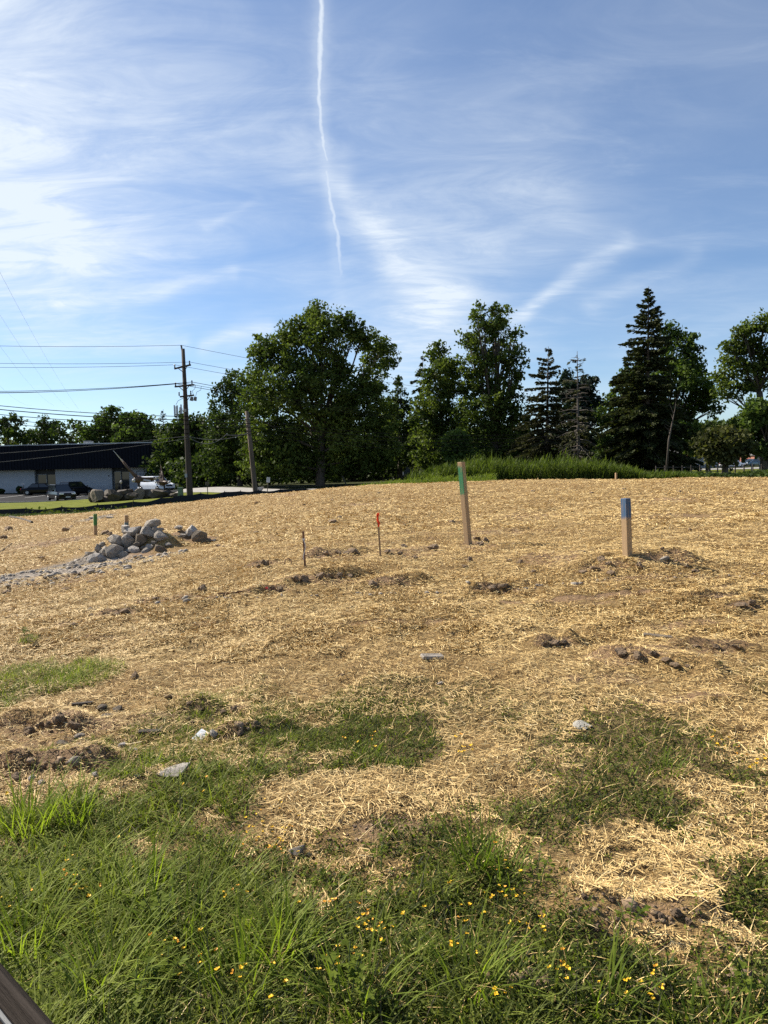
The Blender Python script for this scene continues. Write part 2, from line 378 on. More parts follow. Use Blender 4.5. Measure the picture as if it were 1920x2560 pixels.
# churned soil ridges and bare patches seen in the straw (pixels)
_pa = lambda a: ground(a[0], a[1], 60, False)
for a, b, wd, hh in (((720, 1455), (880, 1435), .13, .10), ((640, 1478), (710, 1462), .10, .07), ((900, 1465), (1050, 1445), .12, .06),
        ((780, 1390), (900, 1378), .14, .08), ((960, 1385), (1090, 1375), .18, .05), ((1190, 1475), (1290, 1462), .12, .08),
        ((1340, 1612), (1425, 1605), .08, .08), ((1520, 1640), (1760, 1672), .14, .09), ((1690, 1618), (1890, 1620), .07, .06),
        ((1600, 1395), (1690, 1398), .26, .13), ((1440, 1420), (1560, 1412), .22, .06), ((1330, 1395), (1480, 1400), .25, .05),
        ((400, 1745), (640, 1790), .10, .06), ((30, 1800), (60, 1795), .09, .08), ((130, 1790), (190, 1815), .09, .09), ((0, 1915), (250, 1900), .10, .07),
        ((20, 1385), (200, 1345), .25, .05), ((0, 1480), (150, 1450), .2, .06), ((260, 1535), (330, 1530), .1, .05), ((630, 1410), (680, 1405), .1, .07),
        ((1720, 1495), (1900, 1480), .12, .06), ((1820, 1520), (1890, 1510), .12, .06), ((1480, 2270), (1760, 2290), .13, .06), ((560, 1830), (680, 1825), .12, .08)):
    p, q = _pa(a), _pa(b); RIDGES.append((p.x, p.y, q.x, q.y, wd, hh))
SOILB = [blob(*b) for b in (
    (800, 1448, 110, 14, .95), (690, 1468, 40, 10, .8), (980, 1455, 90, 12, .7), (840, 1385, 90, 12, .8), (1030, 1380, 90, 14, .6), (1240, 1470, 60, 9, .9),
    (1385, 1608, 55, 12, .95), (1620, 1645, 150, 26, .75), (1790, 1618, 110, 10, .7), (1660, 1395, 75, 18, .95), (1510, 1415, 80, 14, .8), (1400, 1395, 120, 18, .6),
    (520, 1770, 150, 26, .55), (120, 1810, 170, 36, .75), (120, 1900, 190, 55, .85), (450, 1800, 200, 40, .55), (1500, 1492, 420, 7, .6), (1000, 1555, 500, 8, .4), (500, 1492, 300, 7, .45), (1650, 1442, 300, 8, .5), (300, 1590, 300, 9, .4), (1250, 1330, 260, 9, .4), (1700, 1290, 200, 8, .35), (110, 1360, 140, 10, .6), (60, 1455, 130, 22, .9), (200, 1450, 90, 16, .5),
    (290, 1532, 70, 8, .7), (655, 1408, 45, 8, .8), (1810, 1490, 110, 9, .6), (1855, 1515, 60, 8, .6), (1620, 2280, 180, 40, .5), (620, 1828, 90, 24, .8),
    (160, 1560, 60, 8, .6), (700, 1240, 90, 5, .4), (900, 1262, 60, 5, .5), (1320, 1290, 110, 14, .4), (1700, 1250, 140, 8, .4), (480, 1345, 70, 12, .7),
    (330, 1390, 150, 26, .8), (1750, 1330, 90, 8, .3), (1200, 1545, 60, 6, .5), (980, 2080, 150, 40, .5), (1500, 1700, 200, 20, .4), (1700, 1745, 160, 18, .5), (250, 2140, 60, 20, .6), (1190, 1365, 40, 12, .85), (1700, 1560, 200, 14, .35), (400, 1500, 160, 9, .4))]
GRAVB = [blob(*b) for b in ((40, 1440, 190, 36, 1.2), (190, 1432, 110, 20, .9), (330, 1408, 120, 15, .8), (230, 1297, 60, 5, .8))]
def gravel_mask(x, y):
    s = np.zeros(np.broadcast(x, y).shape)
    for (cx, cy, rx, ry, a) in GRAVB: s = np.maximum(s, a*np.exp(-(((x-cx)/rx)**2+((y-cy)/ry)**2)))
    return s

def sheet(name, ys, hw, ncol, m, fine=True, masks=False):
    t = np.linspace(-1, 1, ncol); Y = np.repeat(ys, ncol); X = (hw(ys)[:, None]*t[None, :]).ravel()
    Z = H(X, Y, fine); nr = len(ys)
    i = (np.arange(nr-1)[:, None]*ncol + np.arange(ncol-1)[None, :]).ravel()
    F = np.stack([i, i+1, i+1+ncol, i+ncol], 1)
    o = np_mesh(name, np.stack([X, Y, Z], 1), F, m, smooth=True)
    if masks:
        ca = o.data.color_attributes.new('masks', 'FLOAT_COLOR', 'POINT')
        c = np.ones((len(X), 4), np.float32)
        c[:, 0] = soil_mask(X, Y); c[:, 1] = grass_mask(X, Y); c[:, 2] = gravel_mask(X, Y)
        ca.data.foreach_set('color', c.ravel())
    return tag(o, kind='structure')
hwf = lambda y: 5 + .85*np.maximum(y, 0) + 1.2*np.maximum(-y, 0)
ys_field = np.concatenate([np.linspace(-24, 1.1, 20), np.exp(np.linspace(math.log(1.2), math.log(35), 360))])
ys_far = np.concatenate([np.exp(np.linspace(math.log(35), math.log(190), 70)), np.exp(np.linspace(math.log(210), math.log(3000), 14))])

# straw over soil
m_field = bpy.data.materials.new('straw_field'); m_field.use_nodes = True
n = NT(m_field.node_tree); bs = m_field.node_tree.nodes['Principled BSDF']
oc = n.n('ShaderNodeTexCoord').outputs['Object']
mk = n.n('ShaderNodeSeparateColor', n_0=n.n('ShaderNodeAttribute', attribute_name='masks').outputs['Color'])
# fibres: noises stretched along random directions and mixed
def fibre(rot, sc, seed):
    return n.noise(n.n('ShaderNodeMapping', n_0=oc, n_1=(seed, seed*.7, 0), n_2=(0, 0, rot), n_3=(1, 7, 1)).outputs[0], sc, 2, .7, .8)
fb = n.m('MAXIMUM', n.m('MAXIMUM', fibre(.3, 16, 1), fibre(1.5, 19, 5)), n.m('MAXIMUM', fibre(2.4, 17, 9), fibre(-.5, 21, 13)))
big = n.noise(oc, .55, 5, .6); mid = n.noise(oc, 4.5, 6, .7); fin = n.noise(oc, 34, 5, .7)
straw = n.ramp(fb, [(.46, (.15, .090, .038)), (.56, (.40, .255, .098)), (.65, (.60, .41, .165)), (.75, (.74, .55, .255))])
straw = n.mix(n.smooth(big, .35, .7), straw, n.mix(1.0, straw, (.84, .80, .78, 1), 'MULTIPLY'))
soil = n.mix(fin, (.125, .074, .036), (.33, .210, .112))
soilf = n.m('ADD', n.m('MULTIPLY', mk.outputs[0], 1.05), n.m('SUBTRACT', n.m('MULTIPLY', mid, 1.0), .52))
soilf = n.smooth(n.m('ADD', soilf, n.m('MULTIPLY', n.m('SUBTRACT', fin, .5), .35)), .18, .42)
grav = n.mix(n.smooth(n.noise(oc, 13, 5, .8), .38, .62), (.10, .075, .055), (.40, .34, .27))
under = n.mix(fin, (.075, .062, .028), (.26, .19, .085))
col = n.mix(soilf, straw, soil)
col = n.mix(n.smooth(n.m('ADD', mk.outputs[2], n.m('MULTIPLY', n.m('SUBTRACT', mid, .5), .8)), .3, .6), col, grav)
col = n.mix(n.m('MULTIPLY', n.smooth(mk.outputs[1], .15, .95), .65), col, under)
n.link(col, bs.inputs['Base Color']); bs.inputs['Roughness'].default_value = .85; bs.inputs['Specular IOR Level'].default_value = .2
hgt = n.m('ADD', n.m('MULTIPLY', fb, n.m('SUBTRACT', 1.0, soilf)), n.m('ADD', n.m('MULTIPLY', mid, 1.2), n.m('MULTIPLY', fin, .5)))
bp = n.n('ShaderNodeBump', i_Strength=1.0, i_Distance=.06, i_Height=hgt); n.link(bp.outputs[0], bs.inputs['Normal'])

m_ground = mat('rough_ground', (.055, .06, .022), .95, .4, .4, .6, 6, spec=.05, col2=(.03, .034, .014))
field = sheet('straw_field', ys_field, hwf, 380, m_field, True, True)
far = sheet('ground', ys_far, hwf, 160, m_ground, True)

def drape(name, poly, m, off, step=1.5, tess=True):
    """a sheet laid on the terrain inside a polygon of (x, y)"""
    P = np.array(poly); x0, y0 = P.min(0); x1, y1 = P.max(0)
    bm = bmesh.new(); bm.faces.new([bm.verts.new((x, y, 0)) for x, y in poly])
    for k in range(1, int((x1-x0)/step)+1):
        bmesh.ops.bisect_plane(bm, geom=bm.verts[:]+bm.edges[:]+bm.faces[:], plane_co=(x0+k*step, 0, 0), plane_no=(1, 0, 0))
    for k in range(1, int((y1-y0)/step)+1):
        bmesh.ops.bisect_plane(bm, geom=bm.verts[:]+bm.edges[:]+bm.faces[:], plane_co=(0, y0+k*step, 0), plane_no=(0, 1, 0))
    vs = bm.verts[:]; zs = H(np.array([v.co.x for v in vs]), np.array([v.co.y for v in vs]))
    for v, z in zip(vs, zs): v.co.z = z+off
    bmesh.ops.recalc_face_normals(bm, faces=bm.faces[:])
    me = bpy.data.meshes.new(name); bm.to_mesh(me); bm.free(); me.materials.append(m)
    if me.polygons and me.polygons[0].normal.z < 0: me.flip_normals()
    return tag(link_mesh(name, me), kind='structure')
def gxy(px, py, Y): p = at(px, py, Y); return (p.x, p.y)
m_lawn = mat('mown_lawn', (.155, .165, .022), .95, .3, 1.5, .5, 30, spec=.05, col2=(.09, .105, .014))
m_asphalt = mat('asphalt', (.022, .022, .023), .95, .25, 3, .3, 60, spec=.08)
m_concrete = mat('concrete', (.30, .28, .25), .85, .2, 2, .2, 40)
m_paint = mat('road_paint', (.62, .62, .60), .7, .15, 4)
X = lambda px, Y: at(px, 1200, Y).x
lawn = drape('lawn', [(X(-500, 42), 43.5), (X(300, 46), 46), (X(600, 51), 51), (X(700, 54), 54), (X(700, 58), 58), (X(520, 68), 67), (X(440, 70), 68), (X(300, 71), 70), (X(-500, 71), 70.5)], m_lawn, .06)
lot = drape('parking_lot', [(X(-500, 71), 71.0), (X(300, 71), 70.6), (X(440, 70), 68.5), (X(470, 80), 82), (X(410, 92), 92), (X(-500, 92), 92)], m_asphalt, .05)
drv = drape('driveway', [(X(445, 70), 68.7), (X(525, 68), 67.2), (X(705, 60), 58.5), (X(705, 54), 53.5), (X(880, 53), 53), (X(990, 60), 60), (X(870, 66), 66), (X(720, 68), 69), (X(560, 76), 76), (X(475, 80), 81)], m_concrete, .05)
drv2 = drape('far_driveway', [(X(990, 95), 95), (X(1120, 95), 95), (X(1130, 107), 107), (X(1000, 107), 107)], m_concrete, .06)
lot2 = drape('far_street', [(X(1500, 118), 118), (X(2150, 126), 126), (X(2150, 140), 140), (X(1500, 132), 132)], m_concrete, .06, 3)
lawn2 = drape('far_lawn', [(X(1560, 62), 62), (X(2150, 62), 62), (X(2150, 118), 118), (X(1560, 112), 112)], m_lawn, .05, 3)
for k in range(7):                 # painted bays of the parking lot
    xa = X(-60, 78)+k*2.9
    drape('bay_line', [(xa, 82.5), (xa+.12, 82.5), (xa+.12, 88.0), (xa, 88.0)], m_paint, .075, 1.2)
mb = MB()
for k in range(22):
    xa = X(-500, 70.8)+k*2.0
    if xa > X(300, 70.8)-2: break
    mb.box((xa+1, 70.75, zat(xa+1, 70.75)+.07), (1.98, .18, .16))
tag(mb.build('kerb', m_concrete), kind='structure')
# ---------------------------------------------------------------- trees
m_bark = mat('bark', (.075, .06, .045), .95, .4, 3, .6, 30, stretch=(1, 1, .25))
m_bark_pale = mat('bark_pale', (.105, .088, .072), .95, .35, 3, .6, 30, stretch=(1, 1, .25))
LM = {'poplar': leaf_mat('leaf_poplar', (.038, .060, .014), (.145, .182, .040), .38),
      'dark': leaf_mat('leaf_dark', (.022, .038, .012), (.085, .118, .030), .32),
      'maple': leaf_mat('leaf_maple', (.028, .050, .013), (.110, .155, .036), .38),
      'yellow': leaf_mat('leaf_yellow', (.040, .058, .012), (.115, .135, .028), .34),
      'olive': leaf_mat('leaf_olive', (.040, .046, .016), (.105, .105, .036), .32),
      'needle': leaf_mat('needle', (.020, .029, .011), (.074, .080, .029), .18, .6),
      'needle_brown': leaf_mat('needle_brown', (.030, .034, .014), (.080, .078, .032), .15, .6),
      'needle_blue': leaf_mat('needle_blue', (.013, .025, .016), (.038, .056, .034), .12, .6)}
def leaf_quads(C, size, rg, up=.35):
    """diamond leaf sprays at centres C"""
    k = len(C); nrm = rg.normal(size=(k, 3)); nrm[:, 2] += up; nrm /= np.linalg.norm(nrm, axis=1)[:, None]
    t = rg.normal(size=(k, 3)); t -= nrm*(t*nrm).sum(1)[:, None]; t /= np.linalg.norm(t, axis=1)[:, None]
    b = np.cross(nrm, t); s = size*rg.uniform(.6, 1.35, k)[:, None]
    V = np.stack([C-t*s, C-b*s*.6+nrm*s*.15, C+t*s, C+b*s*.6+nrm*s*.15], 1).reshape(-1, 3)
    return V, np.arange(k*4).reshape(k, 4)
def broadleaf(name, label, Y, base, blobs, kind, group=None, k=.125, size=.185, trunk_r=.32, fork=None, bark=None, seed=1, squash=.85, cat='tree', clump=.055):
    """blobs: (px, py, rx, ry) lobes of the crown in photograph pixels, all near distance Y; base: pixel x of the trunk"""
    rg = np.random.default_rng(seed); rr = random.Random(seed)
    p0 = at(base, 1200, Y); p0.z = zat(p0.x, Y)-.05
    root = tag(empty(name, p0), label, cat, group)
    sc = Y/FPX; pts = []; lobes = []
    for (px, py, rx, ry) in blobs:
        d = Y + rg.normal()*rx*sc*.5
        c = at(px, py, Y); c.y = d; lobes.append((c, rx*sc, ry*sc))
    for (c, rx, ry) in lobes:
        nl = int(k*(rx/sc)*(ry/sc)*3.14)
        rx *= 1.07; ry *= 1.07; nl = int(nl*1.7)
        nc = max(6, nl//26); dirs = rg.normal(size=(nc, 3)); dirs /= np.linalg.norm(dirs, axis=1)[:, None]
        rad = rg.uniform(.15, 1.0, nc)**.55
        cc = np.array(c) + dirs*rad[:, None]*np.array([rx, (rx+ry)*.5*squash, ry])
        cr = rg.uniform(.45, 1.05, nc)*max(.85, size/.24)
        w_ = rg.integers(0, nc, nl)
        off = rg.normal(size=(nl, 3)); off *= (rg.uniform(0, 1, nl)**.5/np.linalg.norm(off, axis=1))[:, None]
        pts.append(cc[w_] + off*cr[w_][:, None]*np.array([1.15, 1.15, .8]))
    P = np.concatenate(pts) - np.array(p0)
    P = P[P[:, 2] > .05]
    V, F = leaf_quads(P, size, rg)
    var = np.clip(rg.normal(.4, .25, len(F)) + (vnoise(P[:, 0]*.6+9, P[:, 2]*.6, seed)-.5)*.8, 0, 1)
    np_mesh('crown', V, F, LM[kind], root, var)
    # trunk and limbs
    top = max(c.z for c, _, _ in lobes) - p0.z; mb = MB()
    cx = sum(c.x for c, _, _ in lobes)/len(lobes)-p0.x
    fz = fork if fork else top*.3
    hub = Vector((cx*.35, 0, fz))
    mb.tube([(0, 0, -.3), (0, 0, .2), hub*.5+Vector((.05, 0, 0)), hub], [trunk_r*1.5, trunk_r*1.05, trunk_r*.9, trunk_r*.75], 9)
    for (c, rx, ry) in lobes:
        e = c - p0
        if e.z < hub.z+.4: st = hub*(max(.25, min(.9, e.z/max(hub.z, .1)*.7)))
        else: st = hub
        e = e + Vector((0, 0, ry*.5)); mid = st.lerp(e, .5) + Vector((rr.uniform(-.3, .3), rr.uniform(-.3, .3), -.06*(e-st).length))
        r0 = trunk_r*rr.uniform(.22, .4)
        mb.tube([st-(e-st).normalized()*.15, mid, e], [r0, r0*.6, r0*.15], 6)
        for q in range(3):
            e2 = c - p0 + Vector((rr.uniform(-1, 1)*rx*.8, rr.uniform(-1, 1)*rx*.6, rr.uniform(-.4, .8)*ry))
            mb.tube([mid, mid.lerp(e2, .6)+Vector((0, 0, .1)), e2], [r0*.45, r0*.3, r0*.08], 5)
    mb.build('trunk', bark or m_bark, root, smooth=True)
    return root
def conifer(name, label, Y, tip, base_px, rad_px, kind, group=None, seed=1, whorl=.42, bare_top=.0, bare=False, droop=.25, clear=.05, dens=1.0, prof=.8, nper=9, spray=.34, trunk_r=.22, asym=None, bark=None):
    """tip (px, py) at distance Y; base_px x of the foot; rad_px radius of the lowest branches"""
    rg = np.random.default_rng(seed)
    p0 = at(base_px, 1200, Y); p0.z = zat(p0.x, Y)-.05; tp = at(tip[0], tip[1], Y) - p0
    root = tag(empty(name, p0), label, 'tree', group); Ht = tp.z; Rb = rad_px*Y/FPX
    mb = MB(); ax = lambda t: Vector((tp.x*t, 0, Ht*t))
    mb.tube([ax(-.02), ax(.3), ax(.7), ax(1)], [trunk_r, trunk_r*.75, trunk_r*.35, .02], 8)
    br = MB(); C = []; D = []; L = []
    z = clear*Ht
    while z < Ht*.985:
        t = z/Ht; r = Rb*(1-t)**prof*1.0 + .12
        nb = max(3, int(nper*(.55+.45*(1-t))))
        for k in range(nb):
            if rg.random() < (.45 if bare else .08): continue
            a = rg.uniform(0, 6.283); ll = r*rg.uniform(.55, 1.12)
            if asym: ll *= 1 + asym*math.cos(a)
            dz = rg.uniform(-.12, .12); st = ax(min(1, t+dz*whorl/Ht*2))
            d = Vector((math.cos(a), math.sin(a), 0)); up = (.35 if t > .75 else .1 if t > .4 else -.05)
            mid = st + d*ll*.5 + Vector((0, 0, ll*(up*.5 - droop*.12))); e = st + d*ll + Vector((0, 0, ll*(up-droop*(1.1-t*.7)) + ll*.06))
            br.tube([st, mid, e], [.035+.02*(1-t), .025, .008], 4, cap=False)
            if bare and rg.random() < .62: 
                for q in range(2):
                    s_ = mid.lerp(e, rg.uniform(.1, .9)); br.tube([s_, s_+Vector((rg.normal()*.3, rg.normal()*.3, rg.normal()*.25-.1))], [.014, .005], 3, cap=False)
                continue
            ns = max(5, int(ll/.036*dens))
            for q in range(ns):
                u = rg.uniform(.12, 1.0)**.8
                c = st.lerp(mid, u*2) if u < .5 else mid.lerp(e, u*2-1)
                wd = ll*.16*math.sin(min(1, (1.05-u)*2)*1.57)
                side = Vector((-d.y, d.x, 0))*rg.uniform(-1, 1)*wd
                c = c + side + Vector((0, 0, -abs(rg.normal())*.10*(1+droop)))
                C.append(c); D.append((d*.75 + side.normalized()*.6*rg.uniform(.2, 1) + Vector((0, 0, rg.uniform(-.55, .2)))).normalized() if wd > 0 else d); L.append(spray*rg.uniform(.75, 1.45)*(.65+.35*(1-t)))
        z += whorl*rg.uniform(.7, 1.3)*(1.25 if t > 1-bare_top else 1.0)
    mb.build('trunk', bark or m_bark, root, smooth=True); tag(br.build('branches', bark or m_bark, root), kind='stuff')
    C = np.array([tuple(c) for c in C]); D = np.array([tuple(d) for d in D]); L = np.array(L)[:, None]
    s = np.cross(D, rg.normal(size=D.shape)); s /= np.linalg.norm(s, axis=1)[:, None]
    V = np.stack([C-D*L*.5, C+s*L*.26-D*L*.05, C+D*L*.55, C-s*L*.26-D*L*.05], 1).reshape(-1, 3)
    F = np.arange(len(C)*4).reshape(-1, 4)
    np_mesh('needles', V, F, LM[kind], root, np.clip(rg.normal(.42, .27, len(F)), 0, 1))
    return root
GB = 'trees along the far edge of the site'; GW = 'trees behind the dark building'
broadleaf('cottonwood_tree', 'tallest, widest leafy tree in the middle, right of the leaning pole', 75, 800,
    [(772, 795, 24, 28), (800, 790, 26, 26), (740, 835, 52, 42), (700, 880, 60, 50), (655, 885, 32, 44), (848, 812, 34, 32), (812, 840, 50, 40),
     (880, 835, 34, 40), (912, 838, 26, 34), (935, 875, 34, 50), (962, 890, 26, 44), (800, 900, 62, 50), (850, 925, 34, 40), (928, 950, 40, 46),
     (720, 965, 100, 66), (820, 1000, 110, 72), (650, 985, 52, 52), (905, 1020, 76, 66), (760, 1085, 130, 70), (890, 1100, 100, 66), (680, 1090, 80, 66),
     (960, 1050, 40, 50), (830, 1160, 130, 40), (700, 1160, 90, 40), (940, 1140, 60, 40), (640, 1160, 50, 40)], 'poplar', GB, seed=3, trunk_r=.5, size=.175, k=.145)
broadleaf('leafy_tree', 'dark leafy tree filling the gap left of the tallest tree, behind the leaning pole', 82, 600,
    [(600, 960, 40, 30), (572, 985, 40, 30), (625, 1010, 50, 50), (560, 1030, 46, 46), (600, 1080, 70, 60), (545, 1100, 50, 56), (620, 1150, 70, 50), (550, 1165, 60, 40)], 'dark', GB, seed=4, k=.12)
broadleaf('leafy_tree', 'mixed green tree just behind the tall utility pole', 92, 470,
    [(480, 1070, 34, 34), (500, 1100, 50, 50), (455, 1090, 36, 40), (430, 1110, 40, 50), (480, 1150, 60, 50), (430, 1170, 60, 46), (530, 1140, 40, 60), (520, 1180, 60, 30)], 'dark', GB, seed=5, k=.12, size=.28)
broadleaf('leafy_tree', 'yellowish green tree beside the right end of the dark building', 101, 432,
    [(418, 1085, 28, 26), (438, 1105, 30, 34), (425, 1130, 24, 40), (440, 1165, 34, 46), (428, 1190, 26, 30)], 'yellow', GB, seed=6, k=.09, size=.26, trunk_r=.2)
conifer('pine_tree', 'narrow dark conifer under the antenna tower', 110, (442, 1035), 445, 60, 'needle_blue', GB, seed=7, dens=.9)
conifer('pine_tree', 'thin sparse conifer tip right of the rounded trees behind the building', 118, (408, 1022), 408, 46, 'needle_blue', GB, seed=8, dens=.6, whorl=.7)
broadleaf('leafy_tree', 'rounded green tree behind the middle of the dark building roof', 125, 300,
    [(290, 1042, 34, 22), (262, 1060, 36, 26), (238, 1078, 26, 24), (318, 1060, 30, 26), (290, 1085, 70, 34), (240, 1105, 40, 20)], 'maple', GW, seed=9, k=.14, size=.32)
broadleaf('leafy_tree', 'rounded green tree behind the right end of the dark building roof', 122, 355,
    [(340, 1046, 28, 20), (362, 1060, 26, 22), (345, 1082, 50, 34), (380, 1095, 26, 26), (330, 1110, 60, 30)], 'maple', GW, seed=10, k=.14, size=.32)
broadleaf('leafy_tree', 'open leafy tree at the left edge above the building roof', 140, 20,
    [(22, 1046, 22, 12), (6, 1066, 26, 18), (40, 1062, 16, 16), (20, 1085, 40, 18), (62, 1096, 30, 16), (-40, 1070, 40, 30)], 'dark', GW, seed=11, k=.12, size=.32)
broadleaf('leafy_tree', 'pointed dark tree standing above the left part of the building roof', 138, 110,
    [(108, 1048, 9, 9), (100, 1062, 14, 10), (120, 1062, 16, 12), (110, 1080, 32, 22), (112, 1100, 40, 18)], 'dark', GW, seed=12, k=.16, size=.3)
broadleaf('leafy_tree', 'low loose tree behind the rooftop unit of the dark building', 136, 180,
    [(180, 1066, 22, 12), (160, 1078, 22, 16), (200, 1078, 20, 16), (178, 1096, 46, 18)], 'dark', GW, seed=13, k=.12, size=.3)
broadleaf('leafy_tree', 'low green tree between the pointed tree and the left edge', 146, 70,
    [(66, 1088, 24, 12), (82, 1094, 20, 12), (60, 1104, 40, 14)], 'yellow', GW, seed=14, k=.14, size=.3)
broadleaf('leafy_tree', 'leafy tree right of the tallest tree with a narrow top', 86, 1000,
    [(992, 965, 14, 20), (1000, 1000, 30, 30), (985, 1030, 40, 36), (1020, 1050, 36, 40), (1000, 1100, 60, 50), (960, 1130, 50, 40), (1020, 1140, 50, 34)], 'dark', GB, seed=15, k=.12)
conifer('spruce_tree', 'dark drooping spruce tip behind the pair of tall leafy trees', 92, (1057, 886), 1060, 75, 'needle', GB, seed=16, droop=.75, whorl=.75, dens=1.0, prof=.7, spray=.5)
broadleaf('cottonwood_tree', 'leafy tree with rounded top, left of the taller pair', 82, 1110,
    [(1098, 866, 18, 22), (1092, 895, 30, 26), (1118, 905, 26, 24), (1120, 935, 44, 34), (1085, 950, 36, 36), (1140, 960, 44, 40), (1080, 1000, 50, 44), (1130, 1020, 60, 50),
     (1070, 1060, 50, 50), (1120, 1090, 70, 60), (1070, 1130, 50, 50), (1130, 1150, 60, 40)], 'poplar', GB, seed=17, k=.115)
broadleaf('cottonwood_tree', 'tall leafy tree with open top standing right of centre', 78, 1235,
    [(1200, 782, 26, 20), (1235, 778, 18, 18), (1258, 790, 22, 24), (1208, 815, 34, 24), (1168, 828, 18, 14), (1180, 852, 26, 20), (1245, 832, 40, 30), (1295, 832, 18, 14),
     (1220, 868, 50, 34), (1270, 866, 32, 26), (1290, 885, 24, 20), (1312, 900, 12, 10), (1190, 905, 42, 32), (1240, 915, 44, 32), (1200, 960, 46, 40), (1255, 970, 44, 42),
     (1290, 945, 30, 26), (1210, 1030, 70, 50), (1280, 1030, 50, 50), (1220, 1090, 90, 60), (1290, 1100, 50, 60), (1200, 1150, 80, 40), (1280, 1160, 60, 30)], 'poplar', GB, seed=18, k=.115, trunk_r=.45)
broadleaf('leafy_sapling', 'bright young tree above the reeds left of the tall green-topped post', 66, 1150,
    [(1150, 1085, 20, 24), (1140, 1115, 30, 26), (1155, 1140, 36, 26), (1125, 1160, 26, 20), (1165, 1170, 34, 20)], 'maple', GB, seed=19, k=.13, trunk_r=.12, size=.2)
conifer('spruce_tree', 'brownish spruce with sparse layered top, left of the bare spruce', 72, (1371, 866), 1366, 104, 'needle_brown', GB, seed=20, bare_top=.45, droop=.28, dens=1.7, whorl=.34, asym=-.12, prof=.72, trunk_r=.26)
broadleaf('pine_tree', 'dense dark pine behind the bare spruce', 82, 1440,
    [(1412, 945, 16, 18), (1440, 960, 22, 18), (1462, 962, 20, 16), (1474, 985, 16, 14), (1492, 1008, 14, 8), (1420, 985, 30, 26), (1460, 1010, 34, 22), (1430, 1050, 50, 40), (1480, 1050, 24, 18), (1440, 1110, 60, 50), (1440, 1165, 60, 30)], 'needle_blue', GB, seed=21, k=.16, size=.26)
conifer('dead_spruce_tree', 'half-dead spruce with bare grey branches and bare tip', 66, (1443, 878), 1447, 78, 'needle_brown', GB, seed=22, bare=True, droop=.35, dens=.8, whorl=.30, prof=.62, spray=.3, trunk_r=.2, bark=m_bark_pale)
conifer('spruce_tree', 'tallest spruce on the right with a narrow sparse tip', 68, (1622, 716), 1617, 150, 'needle', GB, seed=23, bare_top=.42, droop=.25, dens=1.5, whorl=.34, prof=.80, nper=13, asym=-.1, trunk_r=.3, spray=.38)
broadleaf('maple_tree', 'broad leafy tree wrapped round the tallest spruce', 76, 1660,
    [(1690, 826, 26, 22), (1672, 850, 30, 30), (1712, 850, 22, 26), (1725, 880, 26, 24), (1690, 890, 46, 36), (1735, 915, 32, 26), (1650, 920, 60, 46), (1700, 950, 60, 40),
     (1750, 950, 30, 22), (1775, 968, 18, 12), (1735, 985, 50, 30), (1775, 1000, 30, 18), (1755, 1025, 50, 24), (1790, 1022, 14, 8), (1700, 1030, 60, 40), (1580, 950, 40, 36),
     (1545, 990, 40, 34), (1512, 1026, 22, 18), (1560, 1040, 60, 46), (1640, 1040, 80, 50), (1520, 1080, 34, 44), (1580, 1110, 70, 44), (1680, 1085, 70, 30), (1750, 1075, 40, 22), (1530, 1145, 46, 36)], 'maple', GB, seed=24, k=.115, trunk_r=.42)
broadleaf('cottonwood_tree', 'open leafy tree cut by the right edge of the picture', 70, 1912,
    [(1885, 818, 26, 20), (1912, 806, 22, 22), (1850, 832, 24, 20), (1940, 820, 40, 40), (1822, 862, 14, 16), (1850, 872, 32, 26), (1890, 866, 30, 26), (1838, 905, 26, 18), (1815, 900, 14, 12),
     (1828, 935, 30, 18), (1870, 925, 26, 20), (1908, 905, 24, 24), (1820, 965, 26, 14), (1862, 962, 26, 18), (1805, 985, 16, 8), (1840, 985, 20, 10), (1900, 950, 20, 18), (1950, 900, 60, 60), (1960, 970, 50, 40)], 'poplar', GB, seed=25, k=.125, trunk_r=.38, fork=8.0)
broadleaf('leafy_tree', 'lower rounded tree under the right-edge tree', 62, 1935,
    [(1885, 1025, 36, 26), (1860, 1050, 34, 26), (1905, 1055, 44, 34), (1850, 1085, 30, 26), (1890, 1095, 50, 30), (1940, 1060, 40, 50), (1915, 1120, 40, 18)], 'maple', GB, seed=26, k=.14, trunk_r=.3, size=.21)
broadleaf('crabapple_tree', 'small olive-green tree with dark trunk at the right edge of the straw', 52, 1812,
    [(1790, 1088, 26, 12), (1825, 1084, 30, 12), (1770, 1105, 22, 14), (1806, 1106, 34, 16), (1845, 1104, 26, 16), (1765, 1128, 18, 14), (1800, 1130, 30, 18), (1842, 1130, 30, 16), (1868, 1122, 16, 12), (1780, 1150, 18, 10), (1825, 1148, 22, 10)],
    'olive', GB, seed=27, k=.17, size=.17, trunk_r=.24, fork=1.9)
broadleaf('leafy_tree', 'dark leafy tree in the shade behind the small olive-green tree', 96, 1770,
    [(1740, 1085, 56, 26), (1800, 1080, 46, 24), (1840, 1090, 40, 22), (1760, 1110, 60, 20), (1725, 1120, 50, 26)], 'dark', GB, seed=28, k=.14, size=.28, fork=3.5)
broadleaf('leafy_tree', 'pale distant tree showing in the gap left of the right-edge tree', 150, 1845, [(1840, 1058, 26, 18), (1870, 1050, 26, 20), (1815, 1075, 30, 18)], 'yellow', GB, seed=29, k=.16, size=.3)
